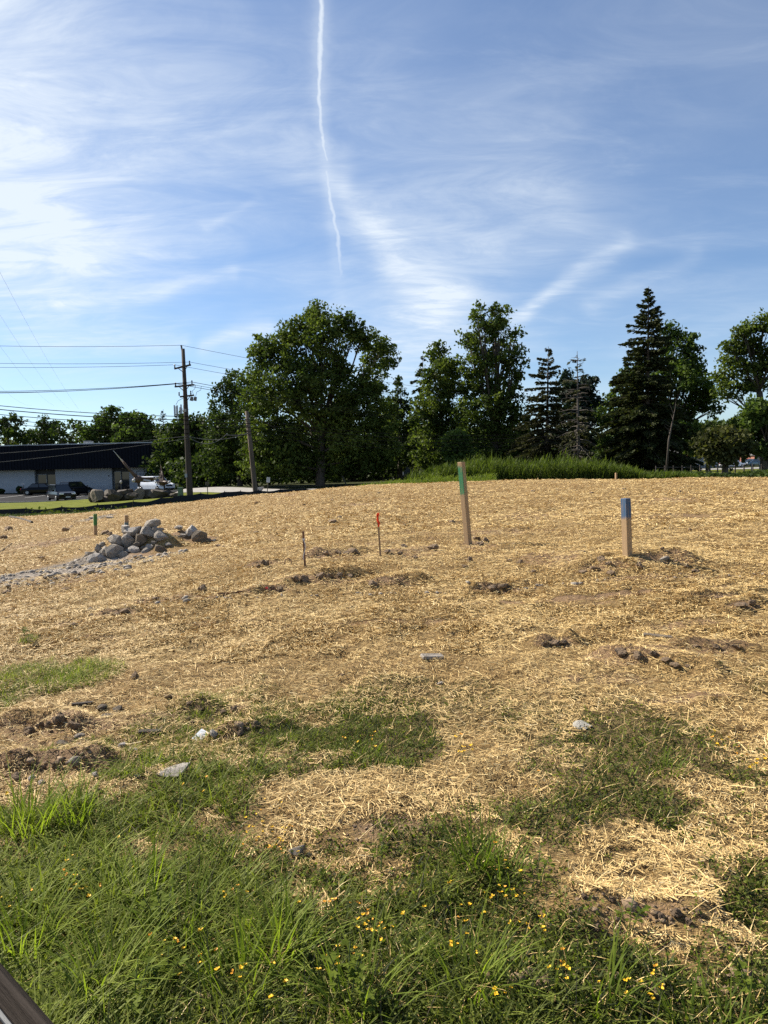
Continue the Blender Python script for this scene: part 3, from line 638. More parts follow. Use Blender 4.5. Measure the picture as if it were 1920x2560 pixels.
# thin pale stem standing in front of the broad tree
p = at(1665, 1195, 58); p.z = zat(p.x, p.y)-.05
t = tag(empty('birch_sapling', p), 'thin dark bare stem in front of the broad tree', 'tree', GB)
mb = MB(); q = at(1672, 1100, 58)-p; e = at(1690, 1010, 58)-p
mb.tube([(0, 0, 0), q, e], [.10, .075, .025], 7); mb.build('trunk', m_bark, t, smooth=True)
mb = MB()
for k in range(7):
    a = q.lerp(e, .1+.12*k); mb.tube([a, a+Vector((random.uniform(-.6, .6), random.uniform(-.3, .3), random.uniform(.3, 1.0)))], [.03, .008], 4)
mb.build('twigs', m_bark, t)

def mass(name, label, spans, kind, k, size, seed, cat='undergrowth'):
    """undergrowth that reads as one mass: spans of (px0, px1, py_top0, py_top1, Y, depth)"""
    rg = np.random.default_rng(seed); P = []
    for (x0, x1, t0, t1, Y, dp) in spans:
        nn = int(k*(x1-x0)*max(10, 1210-(t0+t1)/2)); u = rg.random(nn); yy = Y + rg.uniform(-dp, dp, nn)
        px = x0+(x1-x0)*u; a = np.array([tuple(at(q, 1200, Y)) for q in (x0, x1)])
        X_ = a[0, 0]+(a[1, 0]-a[0, 0])*u; gz = base_h(X_, yy)
        top = np.array([at(q, t0+(t1-t0)*(q-x0)/(x1-x0), Y).z for q in np.linspace(x0, x1, 12)])
        tz = np.interp(u, np.linspace(0, 1, 12), top)*1.0
        tz = gz + (tz-gz)*(.45+.75*fbm(X_*.45, yy*.2, 3, seed))
        P.append(np.stack([X_, yy, gz + (tz-gz)*rg.random(nn)**.75], 1))
    P = np.concatenate(P); V, F = leaf_quads(P, size, rg)
    var = np.clip(rg.normal(.38, .25, len(F)) + (vnoise(P[:, 0]*.7, P[:, 2]*.7, seed)-.5)*.7, 0, 1)
    return tag(np_mesh(name, V, F, LM[kind], None, var), label, cat, None, 'stuff')
mass('undergrowth', 'dark undergrowth below the trees in the middle', [(430, 660, 1120, 1110, 88, 4), (650, 1000, 1110, 1120, 90, 4), (980, 1060, 1110, 1090, 118, 4), (1050, 1330, 1070, 1080, 92, 4), (1300, 1560, 1080, 1090, 90, 4)], 'dark', .10, .30, 31)
mass('woodland', 'distant wooded backdrop behind the trees', [(-300, 240, 1082, 1085, 165, 8), (220, 560, 1075, 1085, 150, 6), (540, 1000, 1060, 1040, 120, 6), (960, 1340, 1040, 1060, 124, 6), (1320, 1640, 1060, 1090, 118, 6), (1640, 2150, 1096, 1100, 215, 8)], 'dark', .07, .5, 32, 'woodland')
mass('low_shrubs', 'dark low shrubs along the far right edge of the straw', [(1545, 1680, 1178, 1176, 43, 2), (1660, 1800, 1172, 1185, 44, 2), (1790, 1870, 1188, 1178, 45, 2), (1860, 2000, 1170, 1178, 44, 2)], 'dark', .30, .11, 33, 'shrubs')
mass('bank_weeds', 'weeds in front of the black silt fence on the left', [(60, 420, 1268, 1264, 40.5, 1.2)], 'yellow', .05, .10, 34, 'weeds')

# ---------------------------------------------------------------- blades: reeds, grass, straw
def blades(P, hgt, wid, lean, az, curl, segs=3, tipw=.05):
    """curved ribbons: root P (n,3); returns V, F"""
    nB = len(P); t = np.linspace(0, 1, segs+1); dx = np.cos(az); dy = np.sin(az)
    V = np.empty((nB, (segs+1)*2, 3), np.float32)
    for i, q in enumerate(t):
        out = lean*q + curl*q*q; up = q*(1-.35*curl/np.maximum(hgt, .01)*q)
        c = np.stack([P[:, 0]+dx*out, P[:, 1]+dy*out, P[:, 2]+np.maximum(up, .05)*hgt], 1)
        wv = wid*(1-q)**.8*(.55+.9*min(1, q*3+.5)*.5) + wid*tipw
        sx = -dy*wv; sy = dx*wv
        V[:, i*2] = c + np.stack([sx, sy, 0*sx], 1); V[:, i*2+1] = c - np.stack([sx, sy, 0*sx], 1)
    b = (np.arange(nB)*(segs+1)*2)[:, None, None]
    s_ = np.array([[i*2, i*2+1, i*2+3, i*2+2] for i in range(segs)])[None]
    return V.reshape(-1, 3), (b+s_).reshape(-1, 4)
m_reed = leaf_mat('reed', (.036, .060, .012), (.135, .165, .034), .40, .6)
rg = np.random.default_rng(50)
def reed_patch(spans, dens, seed):
    Ps, Hs = [], []
    r_ = np.random.default_rng(seed)
    for (x0, x1, t0, t1, Y0, Y1) in spans:
        nn = int((x1-x0)*dens); Y_ = r_.uniform(Y0, Y1, nn); u = r_.random(nn)
        a, b = at(x0, 1200, 1.0), at(x1, 1200, 1.0); Xr = (a.x+(b.x-a.x)*u)*Y_
        gz = base_h(Xr, Y_); px = x0+(x1-x0)*u; tp = t0+(t1-t0)*u
        Ym = (Y0+Y1)/2; tz = np.array([at(p_, q_, Ym).z for p_, q_ in zip(px, tp)])
        h = np.maximum(.25, (tz-gz)*(.48+.85*fbm(Xr*1.1, Y_*.6, 4, 9, .65))*r_.uniform(.5, 1.2, nn))
        Ps.append(np.stack([Xr, Y_, gz], 1)); Hs.append(h)
    return np.concatenate(Ps), np.concatenate(Hs)
P, h = reed_patch([(1020, 1090, 1190, 1172, 40, 42), (1080, 1150, 1172, 1155, 40, 42.5), (1140, 1230, 1156, 1146, 40, 43.5), (1220, 1330, 1150, 1146, 40, 44), (1320, 1460, 1146, 1140, 40, 44.5), (1450, 1540, 1142, 1158, 40, 43.5), (1530, 1600, 1162, 1182, 40, 42.5), (1590, 1740, 1184, 1192, 40, 42.5)], 13, 51)
n_ = len(P); V, F = blades(P, h, rg.uniform(.018, .034, n_), rg.uniform(.0, .25, n_), rg.uniform(0, 6.28, n_), rg.uniform(.05, .45, n_), 3)
# leaves along the canes
k = np.repeat(np.arange(n_), 2); u = rg.uniform(.3, .95, len(k))
V2, F2 = blades(P[k]+np.stack([0*u, 0*u, u*h[k]*.9], 1), rg.uniform(.22, .5, len(k)), rg.uniform(.02, .04, len(k)), rg.uniform(.05, .2, len(k)), rg.uniform(0, 6.28, len(k)), rg.uniform(.0, .25, len(k)), 2)
V = np.concatenate([V, V2]); F = np.concatenate([F, F2+len(V)-len(V2)])
tag(np_mesh('tall_reeds', V, F, m_reed, None, np.clip(np.repeat(rg.normal(.45, .25, len(F)//1), 1)[:len(F)], 0, 1)), 'tall bright green reeds behind the straw mound', 'reeds', None, 'stuff')
P, h = reed_patch([(890, 1000, 1216, 1196, 35, 38), (990, 1100, 1200, 1178, 36, 39), (1090, 1240, 1186, 1180, 36, 39.5)], 10, 52)
n_ = len(P); h = np.minimum(h*.9, 1.0); k = np.repeat(np.arange(n_), 4); u = rg.uniform(.15, 1, len(k))
V, F = blades(P[k]+np.stack([rg.normal(size=len(k))*.05, rg.normal(size=len(k))*.05, u*h[k]*.9], 1), rg.uniform(.06, .16, len(k)), rg.uniform(.012, .02, len(k)), rg.uniform(.03, .14, len(k)), rg.uniform(0, 6.28, len(k)), rg.uniform(0, .1, len(k)), 2)
tag(np_mesh('goldenrod_weeds', V, F, leaf_mat('weed_green', (.075, .11, .014), (.20, .24, .04), .42), None, np.clip(rg.normal(.5, .25, len(F)), 0, 1)), 'low bright green leafy weeds left of the tall reeds', 'weeds', None, 'stuff')
P, h = reed_patch([(-80, 120, 1276, 1272, 38, 41), (100, 420, 1272, 1255, 37, 42.5), (400, 560, 1255, 1240, 40, 46)], 14, 53)
n_ = len(P); V, F = blades(P, h*.55, rg.uniform(.008, .016, n_), rg.uniform(0, .2, n_), rg.uniform(0, 6.28, n_), rg.uniform(0, .2, n_), 3)
tag(np_mesh('bank_grass', V, F, m_reed, None, np.repeat(np.clip(rg.normal(.2, .2, n_), 0, 1), 3)), 'long grass growing in front of the black silt fence', 'grass', None, 'stuff')

# straw strands strewn over the field
m_straw = bpy.data.materials.new('straw'); m_straw.use_nodes = True
n = NT(m_straw.node_tree); b = m_straw.node_tree.nodes['Principled BSDF']
n.link(n.ramp(n.n('ShaderNodeAttribute', attribute_name='var').outputs['Fac'], [(0, (.27, .165, .06)), (.5, (.60, .415, .165)), (.85, (.75, .56, .26)), (1, (.84, .70, .42))]), b.inputs['Base Color'])
b.inputs['Roughness'].default_value = .65; b.inputs['Specular IOR Level'].default_value = .2
def scatter(nn, y0, y1, seed, half=.62, pw=1.0):
    r_ = np.random.default_rng(seed)
    y = np.exp(r_.uniform(math.log(y0), math.log(y1), nn)) if pw == 1.0 else y0+(y1-y0)*r_.random(nn)**pw
    x = r_.uniform(-1, 1, nn)*(half*y+.5); return x, y
def strands(nn, y0, y1, ln, wd, segs, seed):
    r_ = np.random.default_rng(seed); x, y = scatter(nn, y0, y1, seed)
    s = soil_mask(x, y); g_ = grass_mask(x, y); gr = gravel_mask(x, y)
    keep = r_.random(nn) > np.clip(s*.5 + g_*.66 + gr*.8 + 1.6*np.clip(fbm(x*2.3, y*2.3, 4, 77, .65)-.56, 0, .3), 0, .96)
    x, y = x[keep], y[keep]; k = len(x); z = H(x, y)
    a = 9.4*fbm(x*1.6, y*1.6, 2, 66) + r_.normal(0, 1.7, k); L = ln*r_.uniform(.4, 1.5, k); W = wd*r_.uniform(.6, 1.4, k)
    ti = r_.normal(0, .22, k); bend = r_.normal(0, .16, k); V = []
    for i in range(segs+1):
        q = i/segs-.5
        cx = x + np.cos(a)*L*q - np.sin(a)*bend*L*(q*q*4-.5); cy = y + np.sin(a)*L*q + np.cos(a)*bend*L*(q*q*4-.5)
        cz = z + .012 + r_.random(k)*.004 + ti*L*q + np.abs(ti)*L*.35
        roll = .5
        V.append(np.stack([cx-np.sin(a)*W, cy+np.cos(a)*W, cz+W*roll], 1)); V.append(np.stack([cx+np.sin(a)*W, cy-np.cos(a)*W, cz-W*roll], 1))
    V = np.stack(V, 1).reshape(-1, 3)
    b_ = (np.arange(k)*(segs+1)*2)[:, None, None]; s_ = np.array([[i*2, i*2+1, i*2+3, i*2+2] for i in range(segs)])[None]
    return V, (b_+s_).reshape(-1, 4), np.repeat(np.clip(r_.beta(2.2, 2.2, k), 0, 1), segs)
parts = [strands(170000, 1.9, 7.5, .042, .0012, 1, 61), strands(190000, 6, 13, .046, .0020, 1, 62), strands(120000, 12, 33, .068, .0046, 1, 63), strands(1200, 1.9, 8, .12, .0019, 2, 64)]
o_ = 0; VV, FF, AA = [], [], []
for V, F, A in parts: VV.append(V); FF.append(F+o_); AA.append(A); o_ += len(V)
tag(np_mesh('scattered_straw', np.concatenate(VV), np.concatenate(FF), m_straw, None, np.concatenate(AA)), 'golden straw strewn over the whole bare site', 'straw', None, 'stuff')

# grass of the foreground
m_grass = leaf_mat('grass', (.026, .036, .010), (.27, .31, .050), .42, .6, spec=.15)
def lawn_blades(nn, y0, y1, hm, wd, segs, seed, soft=1.0, half=.60):
    r_ = np.random.default_rng(seed); x, y = scatter(nn, y0, y1, seed, half)
    g_ = grass_mask(x, y); keep = r_.random(nn) < g_*soft; x, y = x[keep], y[keep]; g_ = g_[keep]; k = len(x)
    z = H(x, y)-.005; tuft = fbm(x*3.5, y*3.5, 4, 91, .7)
    lush = np.clip(.78 - .36*x - .09*(y-2), .38, 1.2)
    h = hm*lush*(.15+1.35*tuft)*r_.uniform(.45, 1.35, k)*(.5+.5*g_)
    V, F = blades(np.stack([x, y, z], 1), h, wd*r_.uniform(.6, 1.5, k), r_.uniform(0, 1.1, k)*h, r_.uniform(0, 6.283, k), r_.uniform(0, 1.3, k)*h, segs)
    var = np.clip(r_.normal(.15, .26, k) + .75*np.clip(lush-.45, 0, 1) + .6*(tuft-.5), 0, 1)
    return V, F, np.repeat(var, segs)
parts = [lawn_blades(95000, 1.55, 5.2, .075, .0023, 3, 71), lawn_blades(40000, 1.55, 4.8, .135, .0042, 3, 72, .9), lawn_blades(170000, 4.2, 9.8, .062, .0024, 2, 73)]
o_ = 0; VV, FF, AA = [], [], []
for V, F, A in parts: VV.append(V); FF.append(F+o_); AA.append(A); o_ += len(V)
tag(np_mesh('meadow_grass', np.concatenate(VV), np.concatenate(FF), m_grass, None, np.concatenate(AA)), 'patchy green grass in the foreground', 'grass', None, 'stuff')
# small clover-like leaves and dry blades between
r_ = np.random.default_rng(75); x, y = scatter(90000, 1.6, 8.5, 75, .6); g_ = grass_mask(x, y); kp = r_.random(len(x)) < g_*.85; x, y = x[kp], y[kp]
P = np.stack([x, y, H(x, y)+r_.uniform(.006, .05, len(x))*np.clip(1.3-.1*y, .4, 1)], 1)
V, F = leaf_quads(P, .0075, r_, .9)
tag(np_mesh('clover_leaves', V, F, m_grass, None, np.clip(r_.normal(.42, .25, len(F)), 0, 1)), 'small clover-like leaves in the foreground grass', 'clover', None, 'stuff')
x, y = scatter(26000, 1.6, 9.5, 76, .6); g_ = grass_mask(x, y); kp = r_.random(len(x)) < .12+g_*.5; x, y = x[kp], y[kp]; k = len(x); h = r_.uniform(.015, .075, k)
V, F = blades(np.stack([x, y, H(x, y)], 1), h, r_.uniform(.0012, .0026, k), h*r_.uniform(.3, 1.5, k), r_.uniform(0, 6.28, k), h*r_.uniform(0, 1, k), 2)
tag(np_mesh('dry_grass', V, F, m_straw, None, np.repeat(np.clip(r_.beta(2, 2, k), 0, 1), 2)), 'dry yellow blades among the green grass', 'grass', None, 'stuff')
# ---------------------------------------------------------------- stones and clods
m_rock = mat('rock', (.40, .345, .28), .9, .3, 5, .8, 22, col2=(.19, .16, .125))
m_rock2 = mat('rock_pale', (.54, .48, .41), .9, .3, 6, .8, 24, col2=(.27, .235, .195))
m_rock3 = mat('rock_dark', (.22, .175, .125), .9, .3, 5, .8, 22, col2=(.11, .085, .058))
m_clod = mat('soil_clod', (.37, .255, .155), .95, .3, 14, 1.0, 40, col2=(.20, .135, .080))
def rock_mesh(seed, sub=3, cuts=9, rough=.10, name='stone'):
    rr = np.random.default_rng(seed); bm = bmesh.new(); bmesh.ops.create_icosphere(bm, subdivisions=sub, radius=1.0)
    V = np.array([v.co[:] for v in bm.verts])
    for _ in range(cuts):
        d = rr.normal(size=3); d /= np.linalg.norm(d); h = rr.uniform(.38, .74); s = V @ d
        V = V - np.outer(np.clip(s-h, 0, None)*rr.uniform(.9, 1.0), d)
    for sc, am in ((1.7, rough), (4.0, rough*.5), (8.0, rough*.22)):
        o = rr.uniform(0, 50, 3)
        nn = fbm(V[:, 0]*sc+o[0]+V[:, 2]*sc*.7, V[:, 1]*sc+o[1]-V[:, 2]*sc*.6, 2, seed)
        V = V*(1+(nn-.5)*2*am)[:, None]
    for v, c in zip(bm.verts, V): v.co = c
    me = bpy.data.meshes.new(name); bm.to_mesh(me); bm.free(); me.update()
    ex = (V.max(0)-V.min(0))/2; ce = (V.max(0)+V.min(0))/2
    for v in me.vertices: v.co = (Vector(v.co)-Vector(ce))
    for v in me.vertices: v.co = (v.co.x/ex[0], v.co.y/ex[1], v.co.z/ex[2])
    return me
m_chalk = mat('chalk_stone', (.52, .48, .40), .9, .3, 8, .8, 30)
ROCKS = [rock_mesh(100+i, 2, 12, .05) for i in range(14)]
CLODS = [rock_mesh(200+i, 3, 3, .42, 'soil_clod') for i in range(8)]
_mc = {}
def with_mat(me, m):
    k = (me.name, m.name)
    if k not in _mc:
        c = me.copy(); c.materials.clear(); c.materials.append(m); _mc[k] = c
    return _mc[k]
def stone(name, me, m, c, hx, hy, hz, rz, label, cat, group, tilt=0.0):
    o = link_mesh(name, with_mat(me, m)); o.location = c; o.scale = (hx, hy, hz); o.rotation_euler = (tilt, tilt*.5, rz)
    return tag(o, label, cat, group)
PL = {0: ('large pale flat stone at the left front of the stone pile', m_rock2), 6: ('angular stone on the very top of the stone pile', m_rock),
      25: ('pale-faced boulder standing apart at the right of the stone pile', m_rock2), 26: ('dark soil-covered boulder at the right end of the stone pile', m_rock3),
      1: ('long rounded stone high on the left of the pile', m_rock), 8: ('rounded stone at the right shoulder of the pile', m_rock), 4: ('broad pale stone just left of the top stone', m_rock2),
      5: ('large brown stone in the middle right under the top stone', m_rock), 2: ('egg-shaped stone in the centre of the pile', m_rock), 10: ('dark stone half sunk in soil right of the pile', m_rock3),
      12: ('ridged grey stone at the lower left of the pile', m_rock), 17: ('flat dark stone at the lower right of the pile', m_rock3), 18: ('small block at the front right foot of the pile', m_rock),
      3: ('split stone with a dark right face in the centre of the pile', m_rock3)}
for i, ((p, wd, ht), c) in enumerate(zip(PP, PILE)):
    lab, m = PL.get(i, ('smaller grey-brown stone wedged in the stone pile', (m_rock, m_rock2, m_rock3, m_rock)[i % 4]))
    stone('stone', ROCKS[i % 14], m, p, wd*.52, (wd+ht)*.26, ht*.56, (i*.9) % .8-.4, lab, 'stone', 'stones of the pile by the left posts')
# loose stones lying on the straw
for px, py, wd, ht, m, lab in (
        (1457, 1813, 54, 20, m_chalk, 'flat whitish stone lying in the grass on the right'), (536, 1824, 26, 24, m_rock2, 'pale angular stone beside the white tile piece'),
        (155, 1858, 34, 16, m_rock3, 'grey stone on the straw at left, below the pair of clods'), (200, 1843, 26, 16, m_rock, 'brown rounded stone at left just right of a grey stone'),
        (305, 1860, 24, 18, m_rock2, 'small pointed pale stone above the foreground grass'), (334, 1872, 30, 14, m_rock2, 'flat pale stone at the grass edge, right of a pointed stone'),
        (83, 1938, 28, 24, m_rock2, 'grey stone beside churned soil at the left edge'), (237, 1945, 26, 18, m_rock2, 'pale jagged stone above the left foreground grass'),
        (435, 1935, 84, 26, m_rock2, 'long low pale rock half covered by grass'), (103, 1957, 28, 12, m_rock2, 'flat cream stone at the left edge of the grass'),
        (185, 1902, 40, 26, m_rock, 'brown stone in the soil ridge at left'), (255, 1763, 36, 14, m_rock3, 'dark flat stone, left one of a pair above the clods'),
        (293, 1765, 30, 16, m_rock3, 'dark flat stone, right one of a pair above the clods'), (742, 2118, 44, 34, m_rock, 'brown stone among the yellow flowers'),
        (268, 1789, 34, 12, m_rock3, 'thin dark stone below the flat pair at left'), (1100, 1700, 20, 9, m_rock2, 'tiny pale slab fragment above the middle grass patch'),
        (345, 1950, 20, 10, m_rock2, 'small pale stone left of the long low rock'), (1660, 1392, 26, 12, m_rock, 'stone poking out of the soil beside the blue post')):
    c = ground(px, py+ht*.35, 60); s = c.y/FPX
    stone('loose_stone', ROCKS[(px+py) % 14], m, (c.x, c.y, c.z+ht*s*.30), wd*s*.5, wd*s*.42, ht*s*.5, (px % 7)*.3, lab, 'stone', 'loose stones on the straw')
def plate(name, label, cat, px, py, L, W, T, rz, m, tilt=.1):
    c = ground(px, py, 60); mb = MB()
    mb.box((0, 0, 0), (L, W, T)); o = mb.build(name, m, None, bevel=T*.2)
    o.location = (c.x, c.y, c.z+T*.5+.008); o.rotation_euler = (tilt, tilt*.6, rz)
    return tag(o, label, cat)
plate('stone_slab', 'grey rectangular slab fragment lying on the straw near the centre', 'slab', 1081, 1654, .19, .075, .028, .35, m_rock, .16)
plate('tile_fragment', 'bright white flat tile piece on the straw at left', 'tile', 502, 1838, .075, .095, .008, -.5, mat('white_tile', (.72, .74, .76), .5, .08), .45)
plate('wood_scrap', 'flat dark wood scrap above the left clods', 'wood scrap', 208, 1764, .15, .03, .016, .45, m_bark, .1)
plate('wood_scrap', 'dark thin wood scrap on the straw left of the white tile', 'wood scrap', 376, 1832, .15, .04, .018, .3, m_bark, .15)
plate('wood_scrap', 'curved dark wood scrap right of centre above the soil ridge', 'wood scrap', 1645, 1592, .24, .05, .03, -.35, m_rock3, .1)
# soil clods: the ones big enough to pick out, each on its own
BIGC = [(150, 1797, 44, 34), (125, 1815, 26, 24), (72, 1823, 34, 28), (100, 1808, 26, 24), (185, 1817, 36, 26), (338, 1694, 22, 24), (310, 1528, 26, 14), (508, 1474, 30, 18),
        (700, 1466, 26, 18), (740, 1446, 24, 18), (762, 1446, 28, 24), (800, 1440, 30, 20), (825, 1440, 22, 18), (850, 1441, 20, 14), (875, 1440, 18, 12), (932, 1458, 30, 16),
        (662, 1411, 26, 20), (645, 1418, 18, 12), (885, 1376, 36, 20), (866, 1384, 24, 14), (815, 1386, 24, 12), (797, 1396, 16, 9), (845, 1383, 20, 14), (1010, 1365, 24, 14),
        (956, 1337, 14, 8), (968, 1382, 20, 12), (1000, 1386, 18, 12), (1040, 1392, 16, 10), (1083, 1368, 30, 18), (1130, 1305, 18, 9), (1192, 1345, 24, 14), (1212, 1347, 22, 14), (1200, 1360, 26, 12),
        (1174, 1398, 18, 18), (1095, 1402, 16, 9), (1163, 1418, 22, 8), (1230, 1466, 30, 14), (1255, 1468, 26, 12), (1265, 1462, 20, 12), (1300, 1400, 20, 12), (1272, 1400, 16, 9),
        (1335, 1425, 18, 12), (1284, 1360, 16, 8), (1618, 1312, 16, 11), (1725, 1322, 12, 9), (1745, 1342, 10, 6), (1655, 1373, 12, 9), (1668, 1377, 12, 8), (1690, 1400, 16, 10),
        (1460, 1380, 20, 10), (1505, 1393, 30, 16), (1520, 1408, 26, 14), (1488, 1425, 28, 14), (1528, 1434, 26, 14), (1457, 1430, 26, 10), (1600, 1412, 26, 18), (1700, 1435, 16, 9), (1716, 1420, 16, 10),
        (1740, 1428, 26, 8), (1385, 1605, 40, 18), (1360, 1612, 24, 12), (1410, 1607, 20, 12), (1550, 1634, 40, 24), (1596, 1644, 34, 22), (1632, 1640, 26, 18), (1664, 1650, 32, 16), (1690, 1660, 34, 14),
        (1720, 1664, 22, 10), (1790, 1677, 12, 9), (1815, 1670, 14, 8), (1840, 1612, 26, 14), (1790, 1615, 22, 14), (1740, 1618, 24, 10), (1850, 1514, 40, 12), (1878, 1508, 24, 18), (1895, 1516, 18, 12),
        (1755, 1527, 10, 6), (1800, 1493, 40, 7), (1885, 1487, 20, 10), (640, 1812, 30, 22), (655, 1835, 20, 18), (600, 1830, 24, 12), (585, 1770, 22, 14), (560, 1780, 26, 16), (475, 1760, 22, 12), (420, 1735, 24, 12), (505, 1770, 22, 12),
        (330, 1836, 22, 10), (385, 1862, 12, 7), (598, 1857, 12, 10), (140, 1905, 30, 24), (105, 1910, 24, 18), (40, 1940, 36, 24), (20, 1915, 24, 16), (210, 1905, 18, 12), (70, 1970, 24, 18), (225, 2000, 30, 22), (250, 1985, 22, 16),
        (20, 1320, 24, 14), (8, 1342, 26, 12), (165, 1322, 22, 12), (178, 1316, 16, 10), (262, 1330, 26, 14), (275, 1335, 20, 12), (192, 1350, 16, 7), (105, 1395, 22, 7), (200, 1373, 8, 5), (160, 1450, 30, 10), (190, 1436, 30, 10),
        (230, 1455, 30, 8), (165, 1470, 26, 8), (20, 1480, 30, 10), (75, 1508, 18, 8), (60, 1512, 14, 6), (390, 1495, 24, 9), (417, 1497, 14, 8), (345, 1479, 18, 10), (320, 1438, 16, 8), (545, 1364, 18, 8), (560, 1368, 12, 6),
        (430, 1560, 20, 7), (180, 1560, 26, 9), (165, 1555, 16, 8), (230, 1535, 18, 8), (290, 1535, 24, 9), (1530, 2240, 22, 16), (1580, 2255, 30, 22), (1690, 2275, 36, 26), (1720, 2295, 26, 18), (1650, 2285, 26, 16), (1490, 2325, 28, 18), (1460, 2250, 20, 14), (1745, 2270, 22, 14),
        (330, 2120, 26, 20), (1700, 1228, 14, 6), (1795, 1238, 12, 5), (1840, 1232, 12, 6), (1480, 1232, 16, 6), (1330, 1228, 18, 6), (760, 1262, 10, 5), (830, 1250, 14, 4), (945, 1232, 14, 4), (640, 1258, 16, 5), (1560, 1222, 12, 5), (1880, 1225, 12, 5),
        (1100, 1500, 14, 6), (1290, 1540, 14, 6), (880, 1515, 14, 6), (600, 1515, 16, 6), (1010, 1310, 12, 5), (830, 1302, 26, 9), (850, 1294, 16, 6), (640, 1330, 20, 6), (1130, 1585, 12, 5), (950, 1680, 14, 6), (855, 1685, 18, 6), (1560, 1510, 12, 6), (1490, 1512, 12, 6)]
CLAB = {(150, 1797): 'tall knobbly clod, largest of the cluster at near left above the grass', (72, 1823): 'rounded clod at the left end of the near left cluster', (338, 1694): 'upright pointed clod alone on the straw at left',
        (508, 1474): 'single dark clod left of the fallen stake', (310, 1528): 'small dark clod in the straw below the stone pile', (662, 1411): 'pointed clod left of the wire loop', (885, 1376): 'largest clod left of the orange-flagged stake',
        (1010, 1365): 'clod right of the orange-flagged stake', (1083, 1368): 'squarish clod left of the tall green post', (1174, 1398): 'single clod just below the foot of the tall green post', (1618, 1312): 'small clod to the right of the blue post, above its soil heap',
        (1550, 1634): 'largest clod, left end of the soil ridge at lower right', (1385, 1605): 'dark crumbly clod left of the lower right soil ridge', (1878, 1508): 'clod near the right edge of the straw', (330, 2120): 'clod showing in a gap of the left foreground grass',
        (1690, 2275): 'largest clod in the bare patch of the right foreground', (932, 1458): 'clod right of the long dark soil ridge near the centre', (700, 1466): 'clod at the tip of the fallen stake with pink tape'}
for i, (px, py, wd, ht) in enumerate(BIGC):
    c = ground(px, py+ht*.35, 60); s = c.y/FPX
    o = link_mesh('soil_clod', with_mat(CLODS[i % 8], m_clod)); o.location = (c.x, c.y, c.z+ht*s*.28)
    o.scale = (wd*s*.42, wd*s*.42, ht*s*.52); o.rotation_euler = (0, 0, (i*1.7) % 6.28)
    tag(o, CLAB.get((px, py), 'lump of dry brown soil lying on the straw'), 'soil clod', 'lumps of soil on the straw')
# crumbs of soil and gravel too small to count
def crumbs(name, label, nn, y0, y1, maskf, sz, m, seed, thr=.15, cat='soil'):
    r_ = np.random.default_rng(seed); x, y = scatter(nn, y0, y1, seed); mk_ = maskf(x, y); kp = r_.random(nn) < np.clip(mk_-thr, 0.012, 1); x, y = x[kp], y[kp]; k = len(x)
    bm = bmesh.new(); bmesh.ops.create_icosphere(bm, subdivisions=1, radius=1.0); B = np.array([v.co[:] for v in bm.verts]); T = np.array([[v.index for v in f.verts] for f in bm.faces]); bm.free()
    s = sz*np.clip(r_.lognormal(0, .55, k), .4, 3.2)*np.clip(y/7, .55, 1.7)
    V = B[None]*(r_.uniform(.55, 1.3, (k, len(B), 1)))*s[:, None, None]*np.array([1, 1, .65]) + np.stack([x, y, H(x, y)+s*.25], 1)[:, None, :]
    F = (T[None]+(np.arange(k)*len(B))[:, None, None]).reshape(-1, 3)
    return tag(np_mesh(name, V.reshape(-1, 3), F, m), label, cat, None, 'stuff')
crumbs('soil_crumbs', 'brown soil crumbs in the churned patches', 60000, 2.2, 28, lambda x, y: soil_mask(x, y)*.6+.15+.5*np.clip(fbm(x*1.7, y*1.7, 4, 55, .65)-.52, 0, .3), .009, m_clod, 81)
crumbs('soil_lumps', 'fist-sized broken soil in the churned patches', 14000, 2.2, 26, soil_mask, .022, m_clod, 83, .35)
crumbs('gravel', 'grey gravel and rubble around the stone pile', 16000, 8, 30, gravel_mask, .013, m_rock, 82, .05, 'gravel')

# ---------------------------------------------------------------- posts and stakes
def wood_mat(name, paint, z0, z1, side=None):
    """sawn lumber with a band of sprayed paint between heights z0 and z1 (object space)"""
    m = bpy.data.materials.new(name); m.use_nodes = True; n = NT(m.node_tree); b = m.node_tree.nodes['Principled BSDF']
    oc = n.n('ShaderNodeTexCoord').outputs['Object']; sp = n.n('ShaderNodeSeparateXYZ', n_0=oc)
    gr = n.noise(n.n('ShaderNodeMapping', n_0=oc, n_3=(1, 1, .07)).outputs[0], 55, 4, .6, .5); kn = n.noise(oc, 5, 3)
    wood = n.mix(gr, (.22, .135, .065), (.46, .31, .165)); wood = n.mix(n.smooth(kn, .62, .74), wood, (.12, .06, .03))
    ed = n.m('ADD', sp.outputs[2], n.m('MULTIPLY', n.m('SUBTRACT', n.noise(oc, 30, 4), .5), .07))
    f = n.m('MULTIPLY', n.smooth(ed, z0-.03, z0+.03), n.smooth(ed, z1-.03, z1+.03, 1.0, 0.0))
    if side is not None: f = n.m('MULTIPLY', f, n.smooth(n.v('DOT_PRODUCT', oc, side), .036, .043, .22, 1.0))
    f = n.m('MULTIPLY', f, n.smooth(n.m('ADD', gr, n.m('MULTIPLY', n.noise(oc, 14, 4), .5)), .45, .8, .55, 1.0))
    n.link(n.mix(f, wood, paint), b.inputs['Base Color']); b.inputs['Roughness'].default_value = .8
    n.link(n.n('ShaderNodeBump', i_Strength=.4, i_Distance=.004, i_Height=gr).outputs[0], b.inputs['Normal'])
    return m
